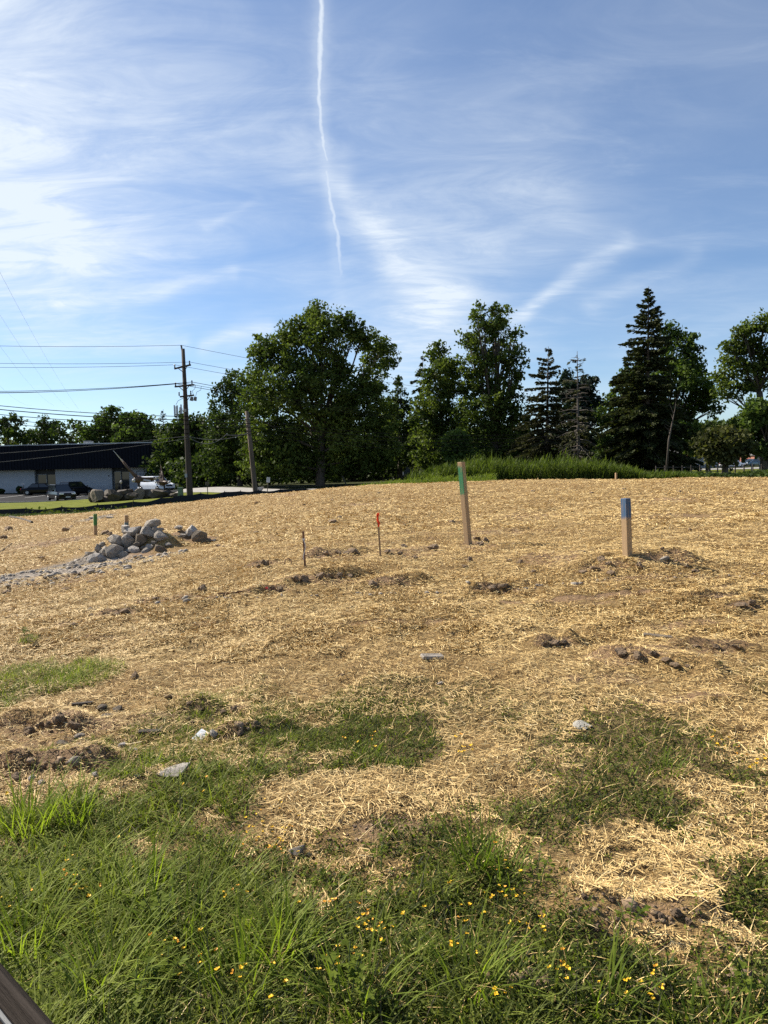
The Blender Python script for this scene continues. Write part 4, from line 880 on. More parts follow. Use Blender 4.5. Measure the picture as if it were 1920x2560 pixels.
def post(name, label, cat, base, top, Y, side, rz, m, taper=1.0, group=None, bury=.12):
    p = at(base[0], base[1], Y); p.z = zat(p.x, p.y); q = at(top[0], top[1], Y); d = q-p; L = d.length
    mb = MB(); mb.box((0, 0, L/2-bury/2), (side, side, L+bury), taper=(taper, taper)); o = mb.build(name, m, None, bevel=.005)
    o.location = p; o.rotation_mode = 'QUATERNION'
    o.rotation_quaternion = Vector((0, 0, 1)).rotation_difference(d.normalized()) @ Matrix.Rotation(rz, 3, 'Z').to_quaternion()
    return tag(o, label, cat, group)
GP = 'painted marker posts on the straw'
tall = post('marker_post', 'tall leaning square wooden post sprayed green near the top', 'post', (1171, 1362), (1153, 1155), 11.4, .089, R(44), wood_mat('wood_green', lin(44, 118, 76), .80, 1.235, (-1, 0, 0)), group=GP)
blue = post('marker_post', 'short stout wooden post with a blue painted top at right', 'post', (1569, 1403), (1564, 1246), 8.8, .088, R(30), wood_mat('wood_blue', lin(48, 80, 112), .49, 1.2), group=GP)
post('marker_post', 'short green-topped post left of the stone pile', 'post', (239, 1341), (238, 1285), 20, .089, R(30), wood_mat('wood_green2', lin(52, 110, 52), .27, .9), group=GP)
post('marker_post', 'short bluish post just behind the stone pile', 'post', (316, 1338), (316, 1288), 17.5, .089, R(30), wood_mat('wood_blue2', lin(66, 98, 110), .22, .44), group=GP)
post('survey_stake', 'small pale wooden stake on the far crest before the dark shrubs', 'stake', (1540, 1203), (1540, 1182), 30, .07, R(20), wood_mat('wood_plain', (.4, .3, .15), 8, 9), bury=.3)
m_lath = mat('lath', (.30, .20, .11), .85, .3, 20, stretch=(1, 1, .1)); m_rust = mat('rusty_brown', (.17, .085, .05), .85, .35, 20)
m_orange = leaf_mat('orange_tape', (.80, .075, .03), (.80, .075, .03), .3, .5, (1, 1, 1)); m_pink = leaf_mat('pink_tape', (.75, .12, .12), (.75, .12, .12), .3, .5, (1, 1, 1))
def stick(mb, p, q, wx, wy):
    d = q-p; rot = Vector((0, 0, 1)).rotation_difference(d.normalized()).to_matrix(); return mb.box((p+q)/2, (wx, wy, d.length), rot)
p = at(952, 1390, 10.1); p.z = zat(p.x, p.y); q = at(944, 1284, 10.1) - p
fl = tag(empty('flagged_stake', p), 'thin wooden lath with bright orange flagging tape tied to its top', 'stake')
stick(MB(), Vector((0, 0, -.1)), q, .026, .012).build('lath', m_lath, fl)
mb = MB(); a = q*.70
for k in range(4):
    w0 = .013+.004*(k % 2); z0, z1 = q*(.70+.08*k), q*(.70+.08*(k+1)) if k < 3 else q*1.02
    x0, x1 = (.012*math.sin(k*2.1)), (.012*math.sin((k+1)*2.1))
    mb.quad(z0+Vector((-w0+x0, -.012, 0)), z0+Vector((w0+x0, -.016, 0)), z1+Vector((w0+x1, -.016, 0)), z1+Vector((-w0+x1, -.012, 0)))
mb.tube([q*.96+Vector((0, 0, -.01)), q*.985], .018, 8)
f_ = mb.build('flagging_tape', m_orange, fl); f_.data.attributes.new('var', 'FLOAT', 'FACE')
p = at(763, 1416, 9.3); p.z = zat(p.x, p.y); q = at(758, 1328, 9.3) - p
st = tag(empty('taped_stake', p), 'reddish brown stake with a strip of clear white tape, left of the orange flag', 'stake')
stick(MB(), Vector((0, 0, -.1)), q, .024, .024).build('rod', m_rust, st)
mb = MB(); mb.box(q*.78, (.03, .03, .02))
for k in range(5): mb.quad(*(q*(.76-.11*k-.0)+Vector((dx+.018*math.sin(k), -.016, 0)) for dx in (-.004, .005)), *(q*(.76-.11*(k+1))+Vector((dx+.018*math.sin(k+1), -.016, 0)) for dx in (.005, -.004)))
mb.build('tape_strip', mat('clear_tape', (.6, .6, .62), .3, .1), st)
c = ground(720, 1412, 30); mb = MB()
mb.tube([(math.cos(a)*.045, math.sin(a)*.015, .02+.048*math.sin(a)+.02) for a in np.linspace(-.5, math.pi+.5, 16)], .006, 6)
o = mb.build('wire_loop', m_rust, None, smooth=True); o.location = c; tag(o, 'small dark wire loop sticking out of the soil left of the taped stake', 'wire loop')
a, b = ground(545, 1489, 30), ground(690, 1472, 30)
fs = tag(empty('fallen_stake', a), 'thin brown stake lying flat on the straw with pink tape', 'stake')
stick(MB(), Vector((0, 0, .02)), b-a+Vector((0, 0, .035)), .022, .018).build('rod', m_rust, fs)
mb = MB(); e = (b-a)*.82+Vector((0, -.012, .045)); mb.quad(e, e+Vector((.03, -.02, -.008)), e+Vector((.035, -.025, .008)), e+Vector((.01, -.012, .022))); mb.quad(e, e+Vector((.03, -.008, .012)), e+Vector((.028, -.01, .022)), e+Vector((-.005, 0, .02)))
f_ = mb.build('pink_tape', m_pink, fs); f_.data.attributes.new('var', 'FLOAT', 'FACE')
a, b = ground(0, 1383, 40), ground(30, 1362, 40); mb = MB(); stick(mb, a+Vector((0, 0, .03)), b+Vector((0, 0, .03)), .02, .015)
tag(mb.build('fallen_stick', m_bark), 'thin dark stick lying on the straw at the left edge', 'stick')
a, b = ground(25, 1293, 60), ground(80, 1308, 60); mb = MB(); mb.tube([a+Vector((0, 0, .02)), (a+b)/2+Vector((0, 0, .05)), b+Vector((0, 0, .02))], .05, 7)
tag(mb.build('fallen_log', m_bark), 'dark thin log lying on the far straw at the left edge', 'log')
for px, py, rz in ((365, 1294, .2), (250, 1300, -.1)):
    c = ground(px if px < 300 else 280, py-2, 60)
    plate('limestone_slab', 'flat pale slab on the far crest %s the green-topped left post' % ('right of' if px > 300 else 'just behind'), 'slab', 275 if px > 300 else 232, 1297, .22, .16, .05, rz, m_rock, .08)

# ---------------------------------------------------------------- flowers and weeds in the near grass
m_yel = mat('petal_yellow', (.80, .48, .012), .6, .12, 30); m_org = mat('petal_orange', (.74, .33, .02), .6, .15, 30)
m_stem = mat('stem_green', (.06, .085, .02), .7, .2, 20)
def flower_mesh(seed, m):
    rr = random.Random(seed); mb = MB(); L = rr.uniform(.06, .11); tip = Vector((rr.uniform(-.02, .02), rr.uniform(-.02, .02), L))
    mb.tube([(0, 0, -.03), tip*.5+Vector((.004, 0, 0)), tip], .0009, 4); ns = len(mb.F)
    for k in range(rr.randint(3, 6)):
        a = rr.uniform(0, 6.28); d = Vector((math.cos(a), math.sin(a), 0)); s = Vector((-d.y, d.x, 0)); c = tip
        l = rr.uniform(.006, .009)
        mb.add([c, c+d*l*.6+s*l*.55+Vector((0, 0, l*.5)), c+d*l*1.25+Vector((0, 0, l*.55)), c+d*l*.6-s*l*.55+Vector((0, 0, l*.5))], [(0, 1, 2, 3)])
        mb.add([c+d*l*.2, c+d*l*.75+s*l*.25+Vector((0, 0, l*.15)), c+d*l*1.0+Vector((0, 0, -l*.05)), c+d*l*.75-s*l*.25+Vector((0, 0, l*.15))], [(0, 1, 2, 3)])
    me = bpy.data.meshes.new('trefoil_flower'); me.from_pydata(mb.V, [], mb.F); me.materials.append(m_stem); me.materials.append(m)
    for i, pl in enumerate(me.polygons): pl.material_index = 0 if i < ns else 1
    me.update(); return me
FM = [flower_mesh(i, m_yel if i % 5 else m_org) for i in range(9)]
FL = [(190, 2215, 60, 40, 15), (280, 2140, 90, 30, 5), (420, 2380, 40, 30, 7), (690, 2070, 80, 45, 30), (700, 2130, 40, 30, 8), (600, 2240, 60, 50, 5), (850, 2290, 80, 30, 9), (920, 2340, 90, 40, 12),
      (840, 2440, 70, 30, 12), (1010, 2340, 60, 40, 6), (1160, 2280, 50, 40, 10), (1250, 2170, 40, 60, 8), (1150, 2390, 60, 50, 6), (1275, 2240, 40, 40, 8), (1330, 2320, 40, 60, 8), (900, 1850, 40, 12, 7), (1160, 1880, 25, 18, 9),
      (1820, 1870, 50, 12, 10), (1880, 1920, 35, 25, 9), (470, 2420, 60, 60, 6), (550, 2460, 70, 70, 6), (1600, 2490, 80, 50, 8), (1380, 2450, 60, 60, 5), (1260, 2530, 60, 25, 5), (1340, 1945, 20, 10, 2), (1640, 2480, 30, 20, 4),
      (500, 1975, 40, 15, 3), (15, 1718, 20, 12, 3), (1300, 1763, 10, 8, 1), (60, 1990, 50, 20, 3), (30, 2260, 40, 60, 4), (1430, 2500, 30, 40, 3), (700, 2490, 100, 50, 5)]
rf = random.Random(5); nf = 0
for (px, py, sx, sy, k) in FL:
    for _ in range(k):
        c = ground(px+rf.gauss(0, .55)*sx, min(2640, py+25+rf.gauss(0, .55)*sy), 20)
        o = link_mesh('trefoil_flower', FM[rf.randrange(9)]); o.location = c; s_ = rf.uniform(.7, 1.15)*(1.25 if c.y > 3.6 else 1); o.scale = (s_,)*3; o.rotation_euler = (rf.gauss(0, .2), rf.gauss(0, .2), rf.uniform(0, 6.28))
        tag(o, 'small yellow-orange wildflower in the foreground grass', 'flower', 'yellow wildflowers in the grass'); nf += 1
m_broad = leaf_mat('broad_grass', (.075, .115, .014), (.25, .31, .04), .5, .6, spec=.15)
GT = 'coarse grass tufts in the foreground'
for i, (px, py, nb, hh, spread, lab, v0) in enumerate((
        (70, 2080, 90, .34, .22, 'lush bright coarse grass clump at the left edge below the clods', .75), (190, 2060, 60, .30, .16, 'lush coarse grass tuft at the top left of the foreground grass', .6),
        (690, 2400, 70, .28, .16, 'bright coarse grass tuft left of the bottom centre', .7), (1185, 2175, 60, .26, .14, 'grey-green coarse tuft in the middle right foreground', .3),
        (1260, 2210, 44, .22, .13, 'grey-green tuft to the right of the middle right tuft', .3), (60, 2380, 70, .30, .18, 'bright coarse grass by the wooden rail', .8), (1170, 2500, 50, .26, .18, 'broad-leaved coarse tuft at the bottom right of centre', .55),
        (1500, 2520, 40, .24, .16, 'broad arching tuft near the bottom right corner', .35), (450, 2330, 60, .28, .18, 'bright coarse tuft in the left foreground', .65), (350, 2230, 60, .26, .2, 'loose tuft around the cluster of yellow flowers', .6),
        (600, 2480, 50, .26, .18, 'tall blades at the bottom, left of centre', .6), (900, 1880, 60, .13, .22, 'tuft in the middle grass patch', .3), (1660, 1930, 60, .13, .2, 'tuft in the right-hand grass patch', .25), (900, 2540, 50, .24, .2, 'tall blades at the bottom centre', .5),
        (260, 2480, 60, .28, .2, 'tall blades beside the wooden rail end', .75), (150, 1700, 60, .12, .25, 'tuft in the left grass patch', .3), (1760, 2600, 40, .22, .2, 'tuft in the bottom right corner', .35))):
    c = ground(px, py, 20) if py < 2600 else ground(px, 2600, 20); r_ = np.random.default_rng(300+i)
    k = nb; an = r_.uniform(0, 6.28, k); rad = spread*np.sqrt(r_.random(k))*.55; P = np.stack([np.cos(an)*rad, np.sin(an)*rad, -.02+0*an], 1)
    h = hh*r_.uniform(.5, 1.15, k); V, F = blades(P, h, r_.uniform(.0024, .0052, k), h*r_.uniform(.05, .5, k), an+r_.normal(0, .6, k), h*r_.uniform(.1, .9, k), 5)
    o = np_mesh('grass_tuft', V, F, m_broad, None, np.repeat(np.clip(r_.normal(v0, .2, k), 0, 1), 5)); o.location = c; tag(o, lab, 'grass tuft', GT)
m_weed = leaf_mat('ragweed', (.07, .105, .014), (.20, .245, .035), .5)
for i, (px, py, lab, s_) in enumerate(((200, 2500, 'lobed-leaf weed beside the wooden rail', 1.0), (330, 2560, 'lobed-leaf weed at the bottom left of the grass', 1.0), (870, 2540, 'lobed-leaf weed at the bottom centre', 1.1), (950, 2560, 'lobed-leaf weed at the bottom right of centre', 1.0), (1340, 2240, 'dark lobed-leaf weed at the edge of the bare patch', .9),
        (950, 2170, 'small leafy seedling in the thin straw of the middle foreground', .8), (1570, 2330, 'small weed on the bare churned patch at right', .7), (400, 2340, 'leafy weed below the yellow flower cluster', 1.0), (1890, 2540, 'leafy weed in the bottom right corner', .9), (420, 2480, 'leafy weed left of the bottom centre', 1.0), (68, 1610, 'small dark weed alone on the straw at left', 1.3))):
    c = ground(px, min(py, 2600), 20); r_ = random.Random(400+i); root = tag(empty('broadleaf_weed', c), lab, 'weed', 'lobed weeds in the grass')
    mb = MB(); lf = MB()
    for k in range(r_.randint(3, 5)):
        a = r_.uniform(0, 6.28); hgt = r_.uniform(.10, .2)*s_; e = Vector((math.cos(a)*.06, math.sin(a)*.06, hgt)); mb.tube([(0, 0, -.02), e*.6+Vector((0, 0, .02)), e], .0016, 4)
        for j in range(7):
            aa = r_.uniform(0, 6.28); ll = r_.uniform(.022, .042)*s_; st = e*r_.uniform(.45, 1.0); d = Vector((math.cos(aa), math.sin(aa), r_.uniform(-.1, .5))).normalized(); sd = Vector((-d.y, d.x, 0))
            for q_ in range(3):
                dd = (d + sd*(q_-1)*.75).normalized(); s2 = Vector((-dd.y, dd.x, .1)); l2 = ll*(1 if q_ == 1 else .7); o_ = st + d*ll*.3*(q_ != 1)
                lf.quad(o_, o_+dd*l2*.5+s2*l2*.22, o_+dd*l2, o_+dd*l2*.5-s2*l2*.22)
    mb.build('stem', m_stem, root); f_ = lf.build('leaves', m_weed, root); A = f_.data.attributes.new('var', 'FLOAT', 'FACE'); A.data.foreach_set('value', [r_.uniform(.2, .9) for _ in f_.data.polygons])
# dark dry stalks standing in the grass
r_ = np.random.default_rng(77); x, y = scatter(420, 1.9, 7.0, 77, .55); g_ = grass_mask(x, y); kp = r_.random(len(x)) < g_*.8; x, y = x[kp], y[kp]; k = len(x); h = r_.uniform(.14, .34, k)
V, F = blades(np.stack([x, y, H(x, y)], 1), h, r_.uniform(.0009, .0016, k), h*r_.uniform(0, .4, k), r_.uniform(0, 6.28, k), h*r_.uniform(0, .25, k), 3)
tag(np_mesh('dry_stalks', V, F, m_bark), 'thin dark stalks standing up in the foreground grass', 'stalks', None, 'stuff')

# ---------------------------------------------------------------- weathered rail in the bottom left corner
m_rail = mat('weathered_rail', (.034, .027, .022), .85, .5, 26, .6, 60, spec=.06, stretch=(.05, 1.2, 1.2)); m_railpale = mat('rail_lit_edge', (.16, .165, .17), .7, .25, 10, .3, 50, stretch=(.1, 1, 1))  # the pale strip colour paints in the light along the rail's edge
zr_ = 1.02
_rp = lambda px, py: at(px, py, (zr_-EYE)/ray(px, py).z*ray(px, py).y)
a = _rp(-232, 2162); b = _rp(308, 2792)
rl = tag(empty('wooden_railing', (a.x, a.y, 0)), 'dark weathered wooden railing cutting the bottom left corner', 'railing')
d = (b-a).normalized(); sv = Vector((0, 0, 1)).cross(d).normalized(); nv = d.cross(sv).normalized(); rot = Matrix((d, sv, nv)).transposed(); L = (b-a).length
org = Vector((a.x, a.y, 0)); c = (a+b)/2 - org
side = -1.0 if (sv.x > 0) else 1.0
for nm_, off, dn, wd_, m_ in (('top_rail', .014, 0, .028, m_rail), ('lit_edge_strip', .0335, .003, .008, m_railpale), ('lower_rail', .083, .002, .088, m_rail)):
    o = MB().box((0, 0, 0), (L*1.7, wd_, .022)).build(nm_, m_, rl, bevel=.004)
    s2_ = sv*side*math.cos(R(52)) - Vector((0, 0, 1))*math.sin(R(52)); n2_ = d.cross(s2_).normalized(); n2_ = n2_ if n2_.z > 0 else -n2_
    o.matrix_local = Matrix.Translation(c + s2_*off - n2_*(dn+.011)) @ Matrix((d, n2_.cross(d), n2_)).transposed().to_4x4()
for s_ in (-.8, .8):
    e = c + sv*side*.10 + d*L*s_ - Vector((0, 0, .12)); zb = zat(e.x+org.x, e.y+org.y)
    MB().box((e.x, e.y, (zb+e.z-.02)/2-.05), (.09, .09, e.z-.02-zb+.1)).build('post', m_rail, rl)
# ---------------------------------------------------------------- the dark building
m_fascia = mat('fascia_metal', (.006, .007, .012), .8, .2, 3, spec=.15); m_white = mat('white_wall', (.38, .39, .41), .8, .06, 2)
m_glass = mat('dark_glass', (.012, .014, .016), .08, .2, 2, spec=.8); m_frame = mat('dark_frame', (.015, .016, .02), .5, .2); m_trim = mat('pale_trim', (.45, .46, .47), .6, .1)
m_grey = mat('grey_metal', (.30, .31, .31), .6, .15); m_black = mat('black_plastic', (.012, .012, .013), .6, .2)
BY = 95.0; bx = lambda px: at(px, 1180, BY).x; bz = lambda px, py: at(px, py, BY).z
x0, x1 = bx(-260), bx(399); gz = min(zat(x1, BY), zat(x0, BY), zat(bx(150), BY)); ztop = bz(390, 1105.5); zfas = bz(390, 1167.5)
bd = tag(empty('commercial_building', (x1, BY, gz)), 'long low commercial building with black ribbed fascia and white wall panels', 'building')
O = Vector((x1, BY, gz))
def bbox_(name, xa, xb, ya, yb, za, zb, m, parent, bev=0): return MB().box(((xa+xb)/2-O.x, (ya+yb)/2-O.y, (za+zb)/2-O.z), (xb-xa, yb-ya, zb-za)).build(name, m, parent, bev)
bbox_('core_wall', x0, x1-.4, BY+.9, BY+22, gz-.4, ztop-.25, m_frame, bd)
fs_ = bbox_('fascia', x0, x1, BY-1.2, BY+.85, zfas, ztop-.12, m_fascia, bd)
mb = MB(); k = x0+.2
while k < x1-.1: mb.box((k-O.x, -1.23, (zfas+ztop)/2-O.z), (.09, .06, ztop-zfas-.16)); k += .40
mb.build('ribs', m_fascia, fs_)
bbox_('roof_edge', x0-.05, x1+.06, BY-1.28, BY+22, ztop-.118, ztop, m_trim, bd)
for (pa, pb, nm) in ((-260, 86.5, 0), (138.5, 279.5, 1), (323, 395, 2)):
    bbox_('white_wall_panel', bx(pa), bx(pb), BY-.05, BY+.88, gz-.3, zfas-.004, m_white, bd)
for (pa, pb, sp) in ((86.5, 138.5, (91, 112, 115, 135)), (279.5, 323, (283, 299, 302, 320))):
    e_ = bbox_('entrance_bay', bx(pa)+.01, bx(pb)-.01, BY+.45, BY+.89, gz-.3, zfas-.006, m_frame, bd)
    for i in range(2):
        a_, b_ = bx(sp[i*2]), bx(sp[i*2+1]); zt = bz(110, 1187 if pa < 200 else 1184); zb = bz(110, 1209) if (i == 0 and pa < 200) else gz+.1
        wn = bbox_('window' if i == 0 else 'door', a_, b_, BY+.40, BY+.449, zb, zt, m_glass, bd)
        mb = MB()
        for (ca, cb, za, zc) in ((a_-.06, a_, zb, zt), (b_, b_+.06, zb, zt), (a_-.06, b_+.06, zt, zt+.07), (a_-.06, b_+.06, zb-.07, zb)):
            mb.box(((ca+cb)/2-O.x, BY+.40-O.y, (za+zc)/2-O.z), (cb-ca, .12, zc-za))
        mb.build('frame', m_grey if i == 0 else m_frame, wn)
bbox_('downpipe', bx(394.5), bx(396), BY-.17, BY-.06, gz, zfas-.01, m_trim, bd)
sg = bbox_('wall_sign', bx(342), bx(368.5), BY-.11, BY-.052, bz(350, 1191), bz(350, 1178), m_white, bd)
mb = MB(); sx0, sx1, sz0, sz1 = bx(342)-O.x, bx(368.5)-O.x, bz(350, 1191)-O.z, bz(350, 1178)-O.z
for bxx in (((sx0+sx1)/2, sz0, sx1-sx0, .05), ((sx0+sx1)/2, sz1, sx1-sx0, .05), (sx0, (sz0+sz1)/2, .05, sz1-sz0), (sx1, (sz0+sz1)/2, .05, sz1-sz0)): mb.box((bxx[0], -.115, bxx[1]), (bxx[2], .03, bxx[3]))
mb.build('sign_border', m_black, sg)
mb = MB(); rr = random.Random(3); xx = sx0+.34        # the word on the sign is too small to read: dark letter-sized strokes
for k in range(10):
    wl = .085; zc = sz0+.30
    mb.box((xx, -.118, zc), (.022, .02, .15)); mb.box((xx+wl*.5, -.118, zc+(.06, -.06, 0)[k % 3]), (wl*.7, .02, .025))
    if k % 2: mb.box((xx+wl*.75, -.118, zc), (.02, .02, .14))
    xx += wl+.022 + (.05 if k == 6 else 0)
mb.build('lettering', mat('navy_print', (.01, .012, .05), .6, .1), sg)
bbox_('house_number', bx(270), bx(273), BY-.075, BY-.052, bz(270, 1191), bz(270, 1188), m_frame, bd)
ac = bbox_('rooftop_unit', bx(173), bx(190), BY+5, BY+6.2, ztop, ztop+.62, m_grey, bd)
mb = MB()
for k in range(9): mb.box((bx(173.5)+k*.1-O.x, 4.98, ztop+.3-O.z), (.05, .04, .5))
mb.build('grille', m_trim, ac)
bbox_('roof_vent', bx(33), bx(41), BY+4, BY+4.6, ztop, ztop+.26, m_grey, bd)
MB().tube([(bx(153)-O.x, 2, ztop-O.z), (bx(153)-O.x, 2, ztop+.2-O.z)], .07, 8).build('vent_pipe', m_white, bd)
for px in (115, 305): MB().tube([(bx(px)-O.x, .2, zfas-.10-O.z), (bx(px)-O.x, .2, zfas-.012-O.z)], [.14, .10], 10).build('soffit_light', m_trim, bd)
# white ramp railing before the middle panel
p = Vector((bx(217), 93.5, 0)); p.z = zat(p.x, p.y); rl = tag(empty('ramp_railing', p), 'pale metal picket railing in front of the white wall panel', 'railing')
W = bx(281)-p.x
for zz_ in (.12, 1.02): MB().box((W/2, 0, zz_), (W, .05, .05)).build('rail', m_trim, rl)
for k in range(19): MB().box((W*k/18, .003, .55), (.034, .034, 1.1 if k % 6 == 0 else .9)).build('picket', m_trim, rl)
# planters and shrubs at the foot of the wall
for px, wd, hh, lab in ((18, 1.0, .65, 'dark clipped shrub before the left white wall panel'), (64, .85, .95, 'rounded dark shrub left of the entrance')):
    c = Vector((bx(px), 93.2, 0)); c.z = zat(c.x, c.y); r_ = np.random.default_rng(px); root = tag(empty('clipped_shrub', c), lab, 'shrub')
    d_ = r_.normal(size=(900, 3)); d_ /= np.linalg.norm(d_, axis=1)[:, None]; P = d_*r_.uniform(.7, 1, (900, 1))*np.array([wd*.5, wd*.5, hh*.5])+np.array([0, 0, hh*.55])
    V, F = leaf_quads(P, .09, r_); np_mesh('foliage', V, F, LM['dark'], root, r_.random(len(F))*.6)
    MB().tube([(0, 0, -.1), (0, 0, hh*.5)], .05, 6).build('stem', m_bark, root)
def signpost(name, label, px, py_base, py_top, Y, wd, hh, m, lean=0.0):
    p = at(px, py_base, Y); p.z = zat(p.x, Y); top = at(px, py_top, Y).z-p.z; t = tag(empty(name, p), label, 'sign'); t.rotation_euler = (0, lean, 0)
    MB().box((0, 0, top*.5-.1), (.06, .06, top+.2)).build('post', m_bark_pale, t)
    MB().box((0, -.05, top-hh/2), (wd, .03, hh)).build('board', m, t, .006)
    return t
signpost('small_sign', 'small brownish sign on a post right of the tall utility pole', 519, 1229, 1205, 62, .34, .24, m_bark_pale)
s_ = signpost('leaning_sign', 'small white rectangular sign on a thin leaning post by the drive', 668, 1226, 1193, 64, .30, .46, m_white, .12)
mb = MB()
for k in range(4): mb.box((0, -.068, -.05-.09*k+at(668, 1193, 64).z-s_.location.z), (.2-.03*(k % 2), .004, .03))
mb.build('print_lines', m_grey, s_)
signpost('small_sign', 'tiny pale sign on the wall side of the lot above the shrub', 60, 1238, 1209, 90.5, .45, .2, m_white)
p = at(868, 1212, 75); p.z = zat(p.x, 75); q = at(853, 1184, 75); mb = MB(); stick(mb, p-Vector((0, 0, .2)), q, .12, .06)
tag(mb.build('leaning_stake', m_bark_pale), 'pale leaning stake in front of the dark board fence', 'stake')
p = at(648, 1222, 66); p.z = zat(p.x, 66)
stone('oval_boulder', ROCKS[4], m_rock2, (p.x, p.y, p.z+.22), .42, .25, .3, .3, 'pale oval boulder at the foot of the leaning pole', 'boulder', None, .3)
# ---------------------------------------------------------------- vehicles
m_tyre = mat('tyre', (.012, .012, .012), .9, .2); m_rim = mat('rim', (.35, .35, .36), .35, .1, metal=.8); m_lamp = mat('headlamp', (.75, .76, .78), .15, .05, spec=.8); m_red = mat('tail_lamp', (.35, .01, .01), .25, .1)
m_cglass = mat('car_glass', (.015, .02, .022), .05, .2, 1, spec=1.0); m_plate = mat('licence_plate', (.5, .5, .52), .5, .05)
def paint(name, c, metal=.3): return mat(name, c, .07, .05, 1, metal=metal, spec=.22)
def car(name, label, px, py, Y, heading, body, suv=True, cat='car', L=4.3, group=None, pickup=False, z=None):
    """+X is the nose; heading turns it about Z"""
    p = at(px, py, Y); p.z = (zat(p.x, p.y)+.05) if z is None else z
    t = tag(empty(name, p, heading), label, cat, group); h = L/2; hw = .89 if suv else .87
    zb, zr = (1.02, 1.66) if suv else (.92, 1.43); zh = .98 if suv else .84
    S = [(h, .38, .72, hw*.74), (h-.10, .26, zh-.14, hw*.90), (h-.55, .22, zh-.02, hw), (h-1.15, .22, zh+.03, hw), (h-1.35, .22, zb, hw), (-h+.7, .22, zb, hw), (-h+.12, .27, zb-.02 if suv else zb-.04, hw*.95), (-h, .42, zb-.22, hw*.84)]
    V, F = [], []
    for (x, za, zt, w_) in S:
        for yy, zz_ in ((-.86, za), (-1, za+.12), (-1, za+(zt-za)*.62), (-.95, zt-.07), (-.80, zt), (.80, zt), (.95, zt-.07), (1, za+(zt-za)*.62), (1, za+.12), (.86, za)): V.append((x, yy*w_, zz_))
    for i in range(len(S)-1):
        for k in range(10): F.append((i*10+k, i*10+(k+1) % 10, (i+1)*10+(k+1) % 10, (i+1)*10+k))
    F.append(tuple(range(9, -1, -1))); F.append(tuple((len(S)-1)*10+k for k in range(10)))
    MB().add(V, F).build('body', body, t, smooth=False)
    xf, xr = h-1.12, -h+(.16 if suv else .75); rf_, rr_ = h-1.12-.72, (-h+.52 if suv else -h+1.35)
    if pickup: xr, rr_ = -.75, -.6
    cb = [(xf, hw*.90), (xr, hw*.90)]; ct = [(rf_, hw*.70), (rr_, hw*.70)]; z1 = zr
    B = [Vector((xf, -cb[0][1], zb-.05)), Vector((xf, cb[0][1], zb-.05)), Vector((xr, cb[1][1], zb-.05)), Vector((xr, -cb[1][1], zb-.05))]
    T = [Vector((rf_, -ct[0][1], z1-.03)), Vector((rf_, ct[0][1], z1-.03)), Vector((rr_, ct[1][1], z1-.03)), Vector((rr_, -ct[1][1], z1-.03))]
    M_ = [q_*.5+w_*.5+Vector((0, 0, 0)) for q_, w_ in zip(B, T)]
    R_ = [q_*.93 + Vector((.07*(rf_+rr_)/2, 0, .07*z1)) + Vector((0, 0, .035)) for q_ in T]
    mb = MB().add(B+T+R_, [(0, 1, 5, 4), (1, 2, 6, 5), (2, 3, 7, 6), (3, 0, 4, 7), (4, 5, 9, 8), (5, 6, 10, 9), (6, 7, 11, 10), (7, 4, 8, 11), (8, 9, 10, 11), (3, 2, 1, 0)]); mb.build('cabin', body, t)
    def pane(nm, a, b, c, d, i0=.07, out=.008):
        nrm = (b-a).cross(d-a).normalized(); ctr = (a+b+c+d)/4
        if nrm.dot(ctr-Vector(((xf+xr)/2, 0, (zb+z1)/2))) < 0: nrm = -nrm
        P = [q_.lerp(ctr, i0) + nrm*out for q_ in (a, b, c, d)]; P2 = [q_-nrm*.02 for q_ in P]
        MB().add(P+P2, [(0, 1, 2, 3), (7, 6, 5, 4), (0, 4, 5, 1), (1, 5, 6, 2), (2, 6, 7, 3), (3, 7, 4, 0)]).build(nm, m_cglass, t)
    pane('windscreen', B[0], B[1], T[1], T[0], .09); pane('rear_window', B[3], B[2], T[2], T[3], .14)
    for sgn, (i, j) in ((1, (1, 2)), (-1, (0, 3))):
        for (u0, u1) in (((.05, .47), (.51, .96)) if not pickup else ((.06, .94),)):
            bl = lambda a, b, u: a.lerp(b, u)
            pane('side_window', bl(B[i], B[j], u0).lerp(bl(T[i], T[j], u0), .16), bl(B[i], B[j], u1).lerp(bl(T[i], T[j], u1), .16), bl(B[i], B[j], u1).lerp(bl(T[i], T[j], u1), .92), bl(B[i], B[j], u0).lerp(bl(T[i], T[j], u0), .92), .02)
        MB().box((xf-.18, sgn*(hw+.10), zb+.08), (.12, .20, .14)).build('mirror', body, t, .02)
        MB().box((h-.07, sgn*hw*.62, zh-.22), (.18, hw*.42, .13)).build('headlight', m_lamp, t, .02)
        MB().box((-h+.06, sgn*hw*.72, zb-.17), (.14, hw*.3, .2)).build('tail_light', m_red, t, .02)
        for xw in (h-.86, -h+.80):
            wl = MB().tube([(xw, sgn*(hw-.20), .335), (xw, sgn*(hw-.18), .335), (xw, sgn*(hw+.00), .335), (xw, sgn*(hw+.025), .335)], [.30, .335, .335, .28], 18).build('wheel', m_tyre, t)
            MB().tube([(xw, sgn*(hw+.0), .335), (xw, sgn*(hw+.034), .335)], [.22, .19], 14).build('rim', m_rim, wl)
            for k in range(5):
                a_ = k*1.2566; MB().box((xw+math.cos(a_)*.1, sgn*(hw+.040), .335+math.sin(a_)*.1), (.17, .012, .035), Matrix.Rotation(-a_, 3, 'Y')).build('spoke', m_rim, wl)
    MB().box((h-.005, 0, zh-.32), (.06, hw*.9, .16)).build('grille', m_black, t); MB().box((h+.012, 0, .45), (.03, .45, .12)).build('number_plate', m_plate, t)
